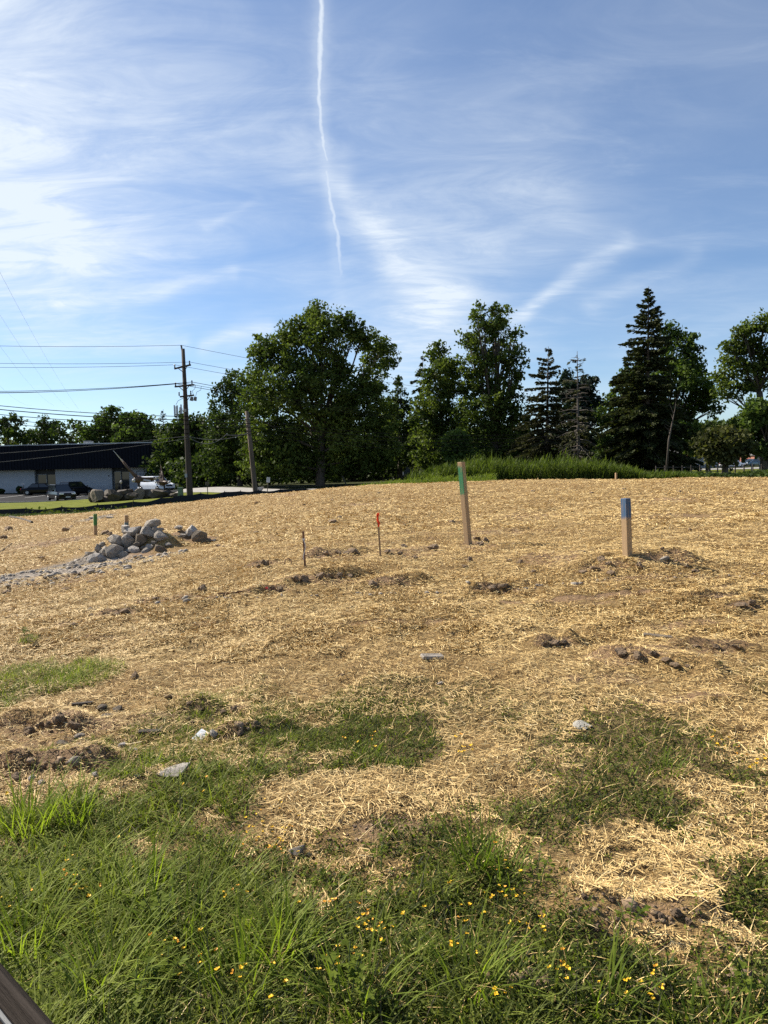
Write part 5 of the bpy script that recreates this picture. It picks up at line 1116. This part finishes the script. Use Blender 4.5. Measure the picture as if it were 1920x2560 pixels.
    MB().box((h-.06, 0, .36), (.14, hw*1.5, .14)).build('bumper', m_black, t, .02); MB().box((-h+.04, 0, .48), (.14, hw*1.55, .2)).build('bumper', m_black, t, .02)
    return t
pk, pw, pg, pr, pbl = paint('paint_black', (.004, .004, .006), 0), paint('paint_white', (.72, .74, .76), 0), paint('paint_grey', (.014, .015, .018), 0), paint('paint_red', (.30, .012, .015)), paint('paint_blue', (.10, .17, .24))
car('parked_car', 'shiny black small sport utility car at the edge of the lawn', 154, 1250, 71.9, R(-50), pk, True, L=4.3)
car('parked_car', 'dark grey sport utility car showing its rear beside the white panel', 189, 1240, 87, R(72), pg, True, L=4.4)
car('parked_car', 'low black sedan in shadow before the left entrance', 106, 1243, 89, R(12), pk, False, L=4.6)
car('parked_car', 'white sport utility car parked behind the landscape boulders', 391, 1226, 77, R(-38), pw, True, L=4.6)
# ---------------------------------------------------------------- landscape boulders and eagle sculptures
m_rock4 = mat('rock_brown', (.10, .08, .057), .9, .3, 3, .8, 14, col2=(.045, .036, .026))
LB = [(246, 1234, 34, 34, m_rock2, 'rounded pale boulder at the left end of the landscape boulders'), (231, 1238, 18, 22, m_rock3, ''), (272, 1232, 26, 30, m_rock3, ''), (290, 1236, 34, 26, m_rock3, ''), (310, 1228, 36, 26, m_rock3, ''), (300, 1242, 34, 14, m_rock, ''),
      (328, 1238, 30, 20, m_rock3, ''), (345, 1230, 34, 32, m_rock2, 'big upright pale boulder under the eagle sculpture'), (370, 1234, 40, 26, m_rock3, ''), (395, 1230, 44, 22, m_rock3, 'long dark leaning slab right of the eagle'), (400, 1222, 22, 14, m_rock2, 'pale capstone on the dark leaning slab'),
      (420, 1234, 28, 24, m_rock3, ''), (436, 1238, 26, 16, m_rock, ''), (410, 1240, 18, 12, m_rock2, ''), (446, 1240, 16, 10, m_rock3, ''), (338, 1244, 26, 8, m_rock2, ''), (262, 1244, 40, 10, m_rock3, ''), (375, 1243, 36, 10, m_rock3, ''), (283, 1224, 22, 14, m_rock, ''), (325, 1222, 26, 14, m_rock, '')]
BOUL = [rock_mesh(300+i, 3, 16, .15, 'boulder') for i in range(8)]
for i, (px, py, wd, ht, m, lab) in enumerate(LB):
    Y = 57.5 + (i % 3)*.5; p = at(px, py, Y); s = Y/FPX; z0 = zat(p.x, Y); top = at(px, py-ht/2, Y).z
    hz = max(.12, (top-z0)/2*.82+.05); 
    stone('landscape_boulder', BOUL[(i*3) % 8], m_rock4 if m is not m_rock2 else m_rock3, (p.x, Y, z0-.06+hz), wd*s*.60, wd*s*.46, hz, (i*.7) % 1.2-.6, lab or 'dark boulder in the row of landscape boulders on the lawn', 'boulder', 'landscape boulders on the lawn', .25*math.sin(i*2.1))
m_eagle = mat('eagle_bronze', (.085, .048, .028), .6, .4, 7, .4, 30); m_eaglew = mat('eagle_pale', (.48, .45, .42), .6, .15, 8)
def eagle(label, p, post_h, wings, head, tail, sc=1.0):
    t = tag(empty('eagle_sculpture', p), label, 'sculpture'); c = Vector((0, 0, post_h))
    MB().tube([(0, 0, -.1), (0, 0, post_h)], .11*sc, 8).build('post', m_frame, t)
    hd = Vector(head); tl = Vector(tail)
    MB().tube([c+tl*.45, c+tl*.15, c, c+hd*.5, c+hd*.8], [.10*sc, .24*sc, .30*sc, .24*sc, .13*sc], 10).build('body', m_eagle, t, smooth=True)
    hm = MB().tube([c+hd*.72, c+hd*.9, c+hd*1.05], [.12*sc, .15*sc, .09*sc], 9).build('head', m_eaglew, t, smooth=True)
    MB().tube([c+hd*1.03, c+hd*1.22+Vector((0, 0, -.08*sc))], [.06*sc, .015*sc], 6).build('beak', m_rock2, hm)
    sd = tl.cross(Vector((0, 0, 1))).normalized()
    for k in range(5): 
        e = c+tl*1.1+sd*(k-2)*.14*sc; stick(MB(), c+tl*.4+sd*(k-2)*.04*sc, e, .16*sc, .03).build('tail_feather', m_eaglew, t)
    for (sh, el_, tp, nf_, drop, col) in wings:
        sh, el_, tp, drop = (Vector(q_) for q_ in (sh, el_, tp, drop))
        w_ = MB().tube([c+sh, c+el_*.5, c+el_, c+tp*.85], [.17*sc, .15*sc, .12*sc, .06*sc], 8).build('wing', m_eagle, t, smooth=True)
        for k in range(nf_):
            u = .12+.88*k/(nf_-1); st_ = (sh.lerp(el_, u*2) if u < .5 else el_.lerp(tp*.92, u*2-1)); fd = drop.lerp(tp.normalized()*drop.length*1.15, max(0, (u-.45)/.55)**1.3)
            a_, b_ = c+st_, c+st_+fd; mid = (a_+b_)/2; dv = (b_-a_).normalized(); wv = (el_-sh).normalized(); wv = (wv-dv*wv.dot(dv)); wv = wv.normalized() if wv.length > .05 else dv.orthogonal().normalized(); nv_ = dv.cross(wv)*.018*sc; wd = .13*sc
            P = [a_-wv*wd*.8, a_+wv*wd*.8, mid+wv*wd, b_, mid-wv*wd]
            MB().add([q_+nv_ for q_ in P]+[q_-nv_ for q_ in P], [(0, 1, 2, 3, 4), (9, 8, 7, 6, 5)]+[(i, i+5, (i+1) % 5+5, (i+1) % 5) for i in range(5)]).build('feather', m_eaglew if (col and u > .8) else m_eagle, w_)
    return t
EY = 58.2; e0 = at(347, 1214, EY); cz = at(347, 1198, EY).z-e0.z
dv = lambda px, py, dy=0: tuple(at(px, py, EY+dy)-at(347, 1198, EY+0))
eagle('large bronze eagle sculpture with one wing raised high to the left', e0, cz,
      [((-.1, 0, .05), dv(326, 1176, -.3), dv(296, 1140, -.4), 13, (.35, .1, -.55), True), ((.15, 0, .05), dv(368, 1197, .8), dv(394, 1194, 1.6), 11, (.1, .35, -.30), True)], dv(333, 1202, -.5), (.55, .6, -.15), 1.0)
e1 = at(411, 1220, 58.8); c1 = at(411, 1207, 58.8)
d1 = lambda px, py, dy=0: tuple(at(px, py, 58.8+dy)-c1)
eagle('second dark eagle sculpture with an upright wing at the right of the boulders', e1, c1.z-e1.z, [((0, .05, .1), d1(408, 1190, .3), d1(404, 1172, .4), 9, (-.45, .1, -.2), False), ((.0, -.1, 0), d1(400, 1206, -.8), d1(388, 1204, -1.3), 8, (0, .2, -.35), True)], d1(424, 1206, -.3), (-.5, .5, -.1), .62)
p = at(303, 1224, 58.6); t = tag(empty('bird_sculpture', p), 'small pale-headed bird figure on a thin post among the boulders', 'sculpture'); hh = at(303, 1206, 58.6).z-p.z
MB().tube([(0, 0, -.2), (0, 0, hh)], .035, 6).build('post', m_frame, t); MB().tube([(0, 0, hh-.12), (0, 0, hh), (.02, 0, hh+.1), (.09, 0, hh+.14)], [.04, .10, .08, .02], 8).build('head', m_eaglew, t, smooth=True)
p = at(452, 1243, 51); p.z = zat(p.x, 51); pd = tag(empty('utility_pedestal', p), 'small green utility box at the foot of the tall pole', 'utility box')
mgr = mat('box_green', (.10, .16, .11), .6, .1); MB().box((0, 0, .3), (.34, .3, .7), taper=(.9, .9)).build('cabinet', mgr, pd, .01); MB().box((0, 0, .685), (.36, .32, .06)).build('lid', mgr, pd, .01)

# ---------------------------------------------------------------- poles and wires
m_pole = mat('pole_wood', (.055, .041, .030), .9, .35, 6, .5, 30, stretch=(1, 1, .08)); m_polel = mat('pole_wood_pale', (.12, .088, .06), .9, .35, 6, .5, 30, stretch=(1, 1, .08)); m_insul = mat('insulator', (.10, .09, .085), .3, .2); m_wire = mat('wire', (.010, .010, .010), .95, .1, spec=.03); m_wireg = mat('wire_grey', (.12, .12, .12), .9, .1, spec=.05); m_wiref = mat('wire_aluminium', (.30, .31, .33), .5, .1)
PY = 50.0; b0 = at(475, 1243, PY); b0.z = zat(b0.x, PY); pole = tag(empty('utility_pole', b0), 'tall dark utility pole with three crossarms', 'utility pole')
P_ = lambda px, py, dy=0.0: at(px, py, PY+dy)-b0
axp = lambda py: P_(475+(457.5-475)*(1243-py)/(1243-872), py)
MB().tube([axp(1243)-Vector((0, 0, .3)), axp(1243), axp(1060), axp(872)], [.24, .23, .17, .12], 12).build('pole_shaft', m_pole, pole, smooth=True)
def arm(pa, pb, yoff=-.16, r=.055): 
    a_, b_ = P_(*pa, yoff), P_(*pb, yoff); mb = MB(); stick(mb, a_, b_, .10, .12); return mb.build('crossarm', m_pole, pole)
def insul(px, py, h=.28, yoff=-.16, par=None):
    a_ = P_(px, py, yoff); MB().tube([a_, a_+Vector((0, 0, h*.3)), a_+Vector((0, 0, h*.5)), a_+Vector((0, 0, h*.75)), a_+Vector((0, 0, h))], [.03, .055, .035, .055, .03], 8).build('insulator', m_insul, pole, smooth=True)
arm((436, 922), (477, 912)); arm((437, 967), (486, 962)); arm((450, 992), (485, 988))
for a_, b_ in (((444, 920), (459, 931)), ((468, 915), (462, 927)), ((448, 967), (461, 979)), ((473, 964), (464, 976)), ((475, 990), (467, 1003))):
    MB().tube([P_(*a_, -.18), P_(*b_, -.12)], .025, 5).build('brace', m_pole, pole)
for px, py in ((437, 921), (474, 912), (439, 966), (480, 961), (448, 990), (477, 987)): insul(px, py)
MB().tube([P_(455, 876), P_(453, 863)], .06, 7).build('top_pin', m_insul, pole)
for px in (480, 489): MB().tube([P_(px, 992, -.2), P_(px-2, 1002, -.2)], [.10, .12], 8).build('cutout_fuse', m_insul, pole)
MB().box(P_(465.5, 1189, -.2), (.16, .14, .26)).build('meter_box', m_grey, pole); MB().box(P_(463.5, 1026, -.18), (.12, .1, .2)).build('meter_box', m_grey, pole)
for pts in (((489, 962), (487, 972), (481, 977), (484, 990)), ((503, 965), (502, 975), (492, 980), (489, 991)), ((458, 995), (445, 1002), (440, 1012))):
    MB().tube([P_(*q_, -.2) for q_ in pts], .014, 5).build('jumper_wire', m_wire, pole)
b1 = at(640, 1243, PY); b1.z = zat(b1.x, PY); pole2 = tag(empty('utility_pole', b1), 'shorter bare wooden pole leaning left, without crossarms', 'utility pole')
e_ = at(617, 1028, PY)-b1; MB().tube([-Vector((0, 0, .3)), Vector((0, 0, 0)), e_*.5, e_], [.19, .18, .155, .135], 12).build('pole_shaft', m_polel, pole2, smooth=True)
for u in (.9, .83, .77): MB().box(e_*u+Vector((-.12, -.1, 0)), (.06, .12, .1)).build('cable_clamp', m_insul, pole2)
def wire(label, A, B, sag, r, m, name='power_line', n_=22, C=None):
    mb = MB(); seg = [(A, B, sag)] + ([(B, C[0], C[1])] if C else [])
    pts = []
    for a_, b_, s_ in seg:
        for k in range(n_+1):
            u = k/n_
            if pts and k == 0: continue
            pts.append(a_.lerp(b_, u) - Vector((0, 0, 4*s_*u*(1-u))))
    mb.tube(pts, r, 5); return tag(mb.build(name, m), label, 'wire', 'overhead wires')
ins = lambda px, py: b0 + P_(px, py, -.16)
FARL = lambda y, Y=46.0: at(-620, y, Y)
FARR = lambda px, y, Y: at(px, y, Y)
wire('single top wire running from the peak of the tall pole', FARL(836), b0+P_(453, 863), .35, .012, m_wire, C=(FARR(1500, 1010, 92), .8))
wire('wire on the right end of the upper crossarm', FARL(882), ins(474, 905), .35, .012, m_wire, C=(FARR(1500, 1030, 92), .8))
wire('wire on the left end of the upper crossarm', FARL(896), ins(437, 912), .35, .012, m_wire, C=(FARR(1500, 1045, 92), .8))
wire('thick wire on the right end of the middle crossarm', FARL(952), ins(480, 955), .65, .018, m_wire, C=(FARR(1500, 1075, 92), .9))
wire('thick wire on the left end of the middle crossarm', FARL(957), ins(439, 959), .65, .018, m_wire, C=(FARR(1500, 1085, 92), .9))
wire('wire at the middle of the middle crossarm', FARL(954), ins(462, 958), .67, .014, m_wire, C=(FARR(1500, 1080, 92), .9))
for i, (yl, yp, y2, r) in enumerate(((925, 1041, 1049, .022), (935, 1050, 1058, .028), (950, 1061, 1068, .022), (962, 1073, 1078, .018), (972, 1083, 1087, .018))):
    wire('%s of the five heavy cables crossing from the upper left to the leaning pole' % ('topmost', 'second', 'middle', 'fourth', 'lowest')[i], at(-640, yl, 39), b0+P_(468.5+i*.8, yp, -.2), .55, r, m_wire, 'telephone_cable', C=(at(619+i*1.6, y2, PY-.25), .12))
    wire('%s cable running right from the leaning pole into the trees' % ('topmost', 'second', 'middle', 'fourth', 'lowest')[i], at(619+i*1.6, y2, PY-.25), at(1420, 1078+i*9, 62), .7, r*.8, m_wire, 'telephone_cable')
wire('upper pale service wire passing in front of the black fascia', at(-600, 1158, 44), b0+P_(470, 1090, -.18), .35, .016, m_wireg, 'service_wire')
wire('lower pale service wire passing in front of the black fascia', at(-600, 1196, 44), b0+P_(470.5, 1096, -.18), .40, .014, m_wireg, 'service_wire')
wire('highest thin wire before the black fascia', at(-600, 1132, 44), b0+P_(470, 1084, -.18), .3, .012, m_wire, 'service_wire')
wire('pale slack service wire between the two poles', b0+P_(472, 1091, -.2), b1+e_*.75+Vector((0, -.16, 0)), .35, .020, m_wireg, 'service_wire')
wire('pale service wire drooping low between the two poles', b0+P_(472, 1092, -.2), at(565, 1087, PY-.3), .55, .020, m_wireg, 'service_wire', C=(b1+e_*.742+Vector((0, -.16, 0)), .08))
for i, (pa, pb) in enumerate((((-60, 565), (205, 1034)), ((-60, 690), (172, 1022)), ((-60, 780), (135, 1014)), ((-60, 900), (80, 1012)))):
    wire('%s of the four faint slanting wires at the upper left' % ('rightmost', 'second from right', 'third from right', 'leftmost')[i], at(*pa, 60), at(*pb, 165), 1.2, (.009, .008, .007, .006)[i], m_wiref, 'transmission_line')
# antenna tower behind the trees
c = at(452, 1190, 135); c.z = zat(c.x, 135); tw = tag(empty('antenna_tower', c), 'grey antenna tower head showing behind the tall pole', 'antenna tower'); T_ = lambda px, py, dy=0: at(px, py, 135+dy)-c
MB().tube([(0, 0, -.2), T_(452, 1020)], [.5, .3], 10).build('mast', m_grey, tw)
for k in range(10):
    a_ = k*.628; q_ = T_(452, 1030); q_ = q_+Vector((math.cos(a_)*1.15, math.sin(a_)*1.0, (k % 3)*.15)); MB().box(q_, (.24, .16, 2.0)).build('antenna_panel', m_trim, tw)
MB().tube([T_(452, 1036)+Vector((math.cos(a_)*1.0, math.sin(a_)*.9, 0)) for a_ in np.linspace(0, 6.283, 13)], .07, 6).build('platform_ring', m_grey, tw)

# ---------------------------------------------------------------- fences
m_silt = mat('silt_fabric', (.012, .012, .013), .7, .3, 4)
sf = [(-260, 1296, 41.5), (-140, 1294, 41.7), (-40, 1291, 42), (60, 1287, 42.4), (150, 1284, 43), (240, 1279, 43.7), (330, 1273, 44.6), (400, 1268, 45.6), (450, 1260, 46.5), (500, 1256, 47.5), (560, 1251, 48.5), (600, 1249, 49), (645, 1247, 49.5), (700, 1243, 50), (760, 1238, 50.5), (800, 1234, 51), (850, 1230, 51.5), (885, 1228, 52)]
pts = []
for px, py, Y in sf:
    q_ = at(px, 1200, Y); q_.z = zat(q_.x, Y); pts.append(q_)
root = tag(empty('silt_fence', pts[0]), 'low black fabric silt fence with wooden stakes along the straw edge', 'silt fence')
for i in range(len(pts)-1):
    a_, b_ = pts[i]-pts[0], pts[i+1]-pts[0]; mb = MB(); N_ = 6; V, F = [], []
    for k in range(N_+1):
        u = k/N_; q_ = a_.lerp(b_, u); gz_ = zat(*( (q_+pts[0]).xy))-pts[0].z; hgt = .46-.07*math.sin(math.pi*u)*(1+.8*math.sin(i*2.3))
        for dy in (0, .03): V += [(q_.x, q_.y+dy+.05*math.sin(u*6+i), gz_-.1), (q_.x, q_.y+dy+.05*math.sin(u*6+i), gz_+hgt)]
    for k in range(N_): o_ = k*4; F += [(o_, o_+4, o_+5, o_+1), (o_+2, o_+3, o_+7, o_+6), (o_+1, o_+5, o_+7, o_+3)]
    mb.add(V, F).build('fabric_panel', m_silt, root)
for q_ in pts: MB().box(q_-pts[0]+Vector((0, .07, .18)), (.04, .04, .7)).build('stake', m_bark, root)
# board fence under the trees
m_board = mat('old_board', (.060, .050, .042), .9, .35, 5, stretch=(1, 1, .1))
a_, b_ = at(868, 1200, 88), at(1004, 1190, 96); root = None; nb = 44
pa, pb = Vector((a_.x, a_.y, 0)), Vector((b_.x, b_.y, 0)); pa.z, pb.z = zat(pa.x, pa.y), zat(pb.x, pb.y)
root = tag(empty('board_fence', pa), 'dark weathered board fence in the shade of the tallest tree', 'fence'); ang = math.atan2(pb.y-pa.y, pb.x-pa.x); Lf = (pb-pa).xy.length; rr = random.Random(2)
for k in range(nb):
    q_ = (pb-pa)*((k+.5)/nb); hgt = 1.82+rr.uniform(-.05, .05)
    MB().box(q_+Vector((0, 0, hgt/2-.06)), (Lf/nb*.9, .03, hgt), Matrix.Rotation(ang, 3, 'Z')).build('board', m_board, root)
for zz_ in (.4, 1.45): MB().box((pb-pa)*.5+Vector((0, .05, zz_)), (Lf, .04, .09), Matrix.Rotation(ang, 3, 'Z')).build('rail', m_board, root)
# chain-link fence with dark screen
FY = 110; xs = [at(px, 1180, FY).x for px in (1008, 1041, 1074, 1108, 1140, 1172)]; zb = zat(xs[1], FY); root = tag(empty('chain_link_fence', (xs[0], FY, zb)), 'grey chain-link fence with dark screen and angled barbed-wire arms', 'fence')
for x_ in xs:
    g_ = zat(x_, FY)-zb; pst = MB().tube([(x_-xs[0], 0, g_-.2), (x_-xs[0], 0, g_+1.85)], .05, 7).build('post', m_trim, root)
    MB().tube([(x_-xs[0], 0, g_+1.84), (x_-xs[0]+.12, -.25, g_+2.2)], .03, 5).build('barb_arm', m_trim, pst)
MB().tube([(0, 0, 1.8), (xs[-1]-xs[0], 0, 1.8)], .05, 6).build('top_rail', m_trim, root)
m_screen = mat('privacy_screen', (.035, .042, .042), .9, .2, 3)
for i in range(len(xs)-1): MB().box(((xs[i]+xs[i+1])/2-xs[0], .07, .9), (xs[i+1]-xs[i]-.04, .02, 1.66)).build('screen_panel', m_screen, root)
for z_ in (1.98, 2.18): MB().tube([(0, -.12 if z_ < 2 else -.24, z_), (xs[-1]-xs[0], -.12 if z_ < 2 else -.24, z_)], .012, 4).build('barbed_wire', m_wireg, root)
car('parked_car', 'dark vehicle with bright bonnet parked by the chain-link fence', 1102, 1187, 107, R(185), pg, True, L=4.2)
for px, py, wd, ht, Y, lab in ((1012, 1184, 22, 14, 90, 'grey boulder at the right end of the board fence'), (1040, 1193, 34, 12, 84, 'low dark boulder left of the bright weeds, by the far drive')):
    p = at(px, py, Y); z0 = zat(p.x, Y); s = Y/FPX; stone('boulder', ROCKS[px % 14], m_rock3, (p.x, Y, z0+ht*s*.35), wd*s*.5, wd*s*.4, ht*s*.6, .4, lab, 'boulder', None)
# ---------------------------------------------------------------- right background: houses, cars, rails
m_brick = mat('brick', (.30, .13, .085), .9, .2, 8); m_roof = mat('shingles', (.16, .15, .145), .9, .2, 4); m_siding = mat('grey_siding', (.32, .34, .36), .8, .1, 4)
def house(label, px0, px1, py_eave, py_ridge, Y, wallm, wins, depth=8.0, split=None):
    xa, xb = at(px0, 1160, Y).x, at(px1, 1160, Y).x; g_ = zat((xa+xb)/2, Y); ze = at(px0, py_eave, Y).z-g_; zr = at(px0, py_ridge, Y).z-g_
    t = tag(empty('brick_house', ((xa+xb)/2, Y, g_)), label, 'house'); wd = xb-xa
    MB().box((0, depth/2, ze/2-.2), (wd, depth, ze+.4)).build('wall', wallm, t)
    rf_ = MB().add([(-wd/2-.4, -.5, ze-.05), (wd/2+.4, -.5, ze-.05), (wd/2+.4, depth+.5, ze-.05), (-wd/2-.4, depth+.5, ze-.05), (-wd/2-.4, depth/2, zr), (wd/2+.4, depth/2, zr)], [(0, 1, 5, 4), (2, 3, 4, 5), (1, 2, 5), (3, 0, 4), (3, 2, 1, 0)]).build('roof', m_roof, t)
    MB().box((0, -.53, ze-.02), (wd+.8, .08, .16)).build('gutter', m_trim, rf_)
    for (u, w_, z0, z1, kind) in wins:
        xx = -wd/2+u*wd; wn = MB().box((xx, -.03, (z0+z1)/2), (w_, .06, z1-z0)).build('door' if kind == 'd' else 'window', m_white if kind == 'd' else m_glass, t)
        mb = MB()
        for ww in ((xx-w_/2-.05, (z0+z1)/2, .1, z1-z0+.2), (xx+w_/2+.05, (z0+z1)/2, .1, z1-z0+.2), (xx, z1+.05, w_, .1), (xx, z0-.05, w_, .1), (xx, (z0+z1)/2, .05, z1-z0)): mb.box((ww[0], -.06, ww[1]), (ww[2], .05, ww[3]))
        mb.build('frame', m_trim, wn)
    return t
house('low orange brick house half hidden by the broad tree', 1625, 1724, 1137, 1112, 142, m_brick, [(.15, 1.0, .9, 2.0, 'w'), (.33, .9, .05, 2.0, 'd'), (.6, 1.2, .9, 2.0, 'w')])
house('grey-sided house right of the orange brick house', 1726, 1800, 1134, 1108, 146, m_siding, [(.2, 1.3, .8, 2.0, 'w'), (.7, 1.2, .8, 2.0, 'w')])
house('low red brick house at the right edge of the picture', 1886, 2010, 1138, 1126, 190, m_brick, [(.12, 1.2, .4, 1.6, 'w'), (.5, 1.2, .4, 1.6, 'w')])
car('parked_car', 'white car bonnet showing between trunks before the brick house', 1678, 1170, 124, R(190), pw, False)
car('parked_car', 'white van-like vehicle behind the small olive-green tree', 1830, 1166, 136, R(20), pw, True, L=4.8)
car('parked_car', 'red car parked left of the blue car at the far right', 1866, 1163, 156, R(215), pr, False)
car('parked_car', 'pale blue car at the far right', 1880, 1164, 150, R(205), pbl, False)
car('parked_car', 'dark car in shade under the spruce at right', 1616, 1172, 112, R(185), pg, False)
p = at(1702, 1178, 84); p.z = zat(p.x, 84); t = tag(empty('notice_board', p), 'grey rectangular board on two legs under the broad tree', 'notice board')
for s_ in (-1, 1): MB().box((s_*.75, 0, .45), (.08, .08, 1.1)).build('leg', m_grey, t)
MB().box((0, -.06, 1.0), (1.75, .05, .75)).build('board', m_grey, t)
p = at(1895, 1176, 72); p.z = zat(p.x, 72); mb = MB(); q_ = [at(1878, 1176, 72), at(1879, 1158, 72), at(1884, 1153, 72), at(1893, 1152, 72), at(1898, 1156, 72), at(1900, 1176, 72)]
q_[0].z = zat(q_[0].x, 72)-.1; q_[-1].z = zat(q_[-1].x, 72)-.1
mb.tube(q_, .05, 8); tag(mb.build('pipe_arch', m_white, None, smooth=True), 'white bent pipe hoop standing on the grass at far right', 'hoop')
root = None; fx = [at(px, 1170, 60).x for px in range(1640, 1960, 22)]; z0 = zat(fx[0], 60); root = tag(empty('post_rail_fence', (fx[0], 60, z0)), 'thin dark post and rail fence behind the shrubs at right', 'fence')
for i, x_ in enumerate(fx):
    g_ = zat(x_, 60)-z0; MB().box((x_-fx[0], 0, g_+.45), (.08, .08, 1.1)).build('post', m_board, root)
    if i: gp = zat(fx[i-1], 60)-z0; [stick(MB(), Vector((fx[i-1]-fx[0], -.05, gp+zz_)), Vector((x_-fx[0], -.05, g_+zz_)), .05, .07).build('rail', m_board, root) for zz_ in (.45, .85)]
a_ = at(1712, 1205, 42); a_.z = zat(a_.x, 42); mb = MB(); mb.tube([a_, a_+Vector((.25, 0, .25)), a_+Vector((.6, 0, .32))], [.012, .010, .006], 5); tag(mb.build('arched_twig', m_bark_pale), 'pale arched twig over the dark shrubs at right', 'twig')
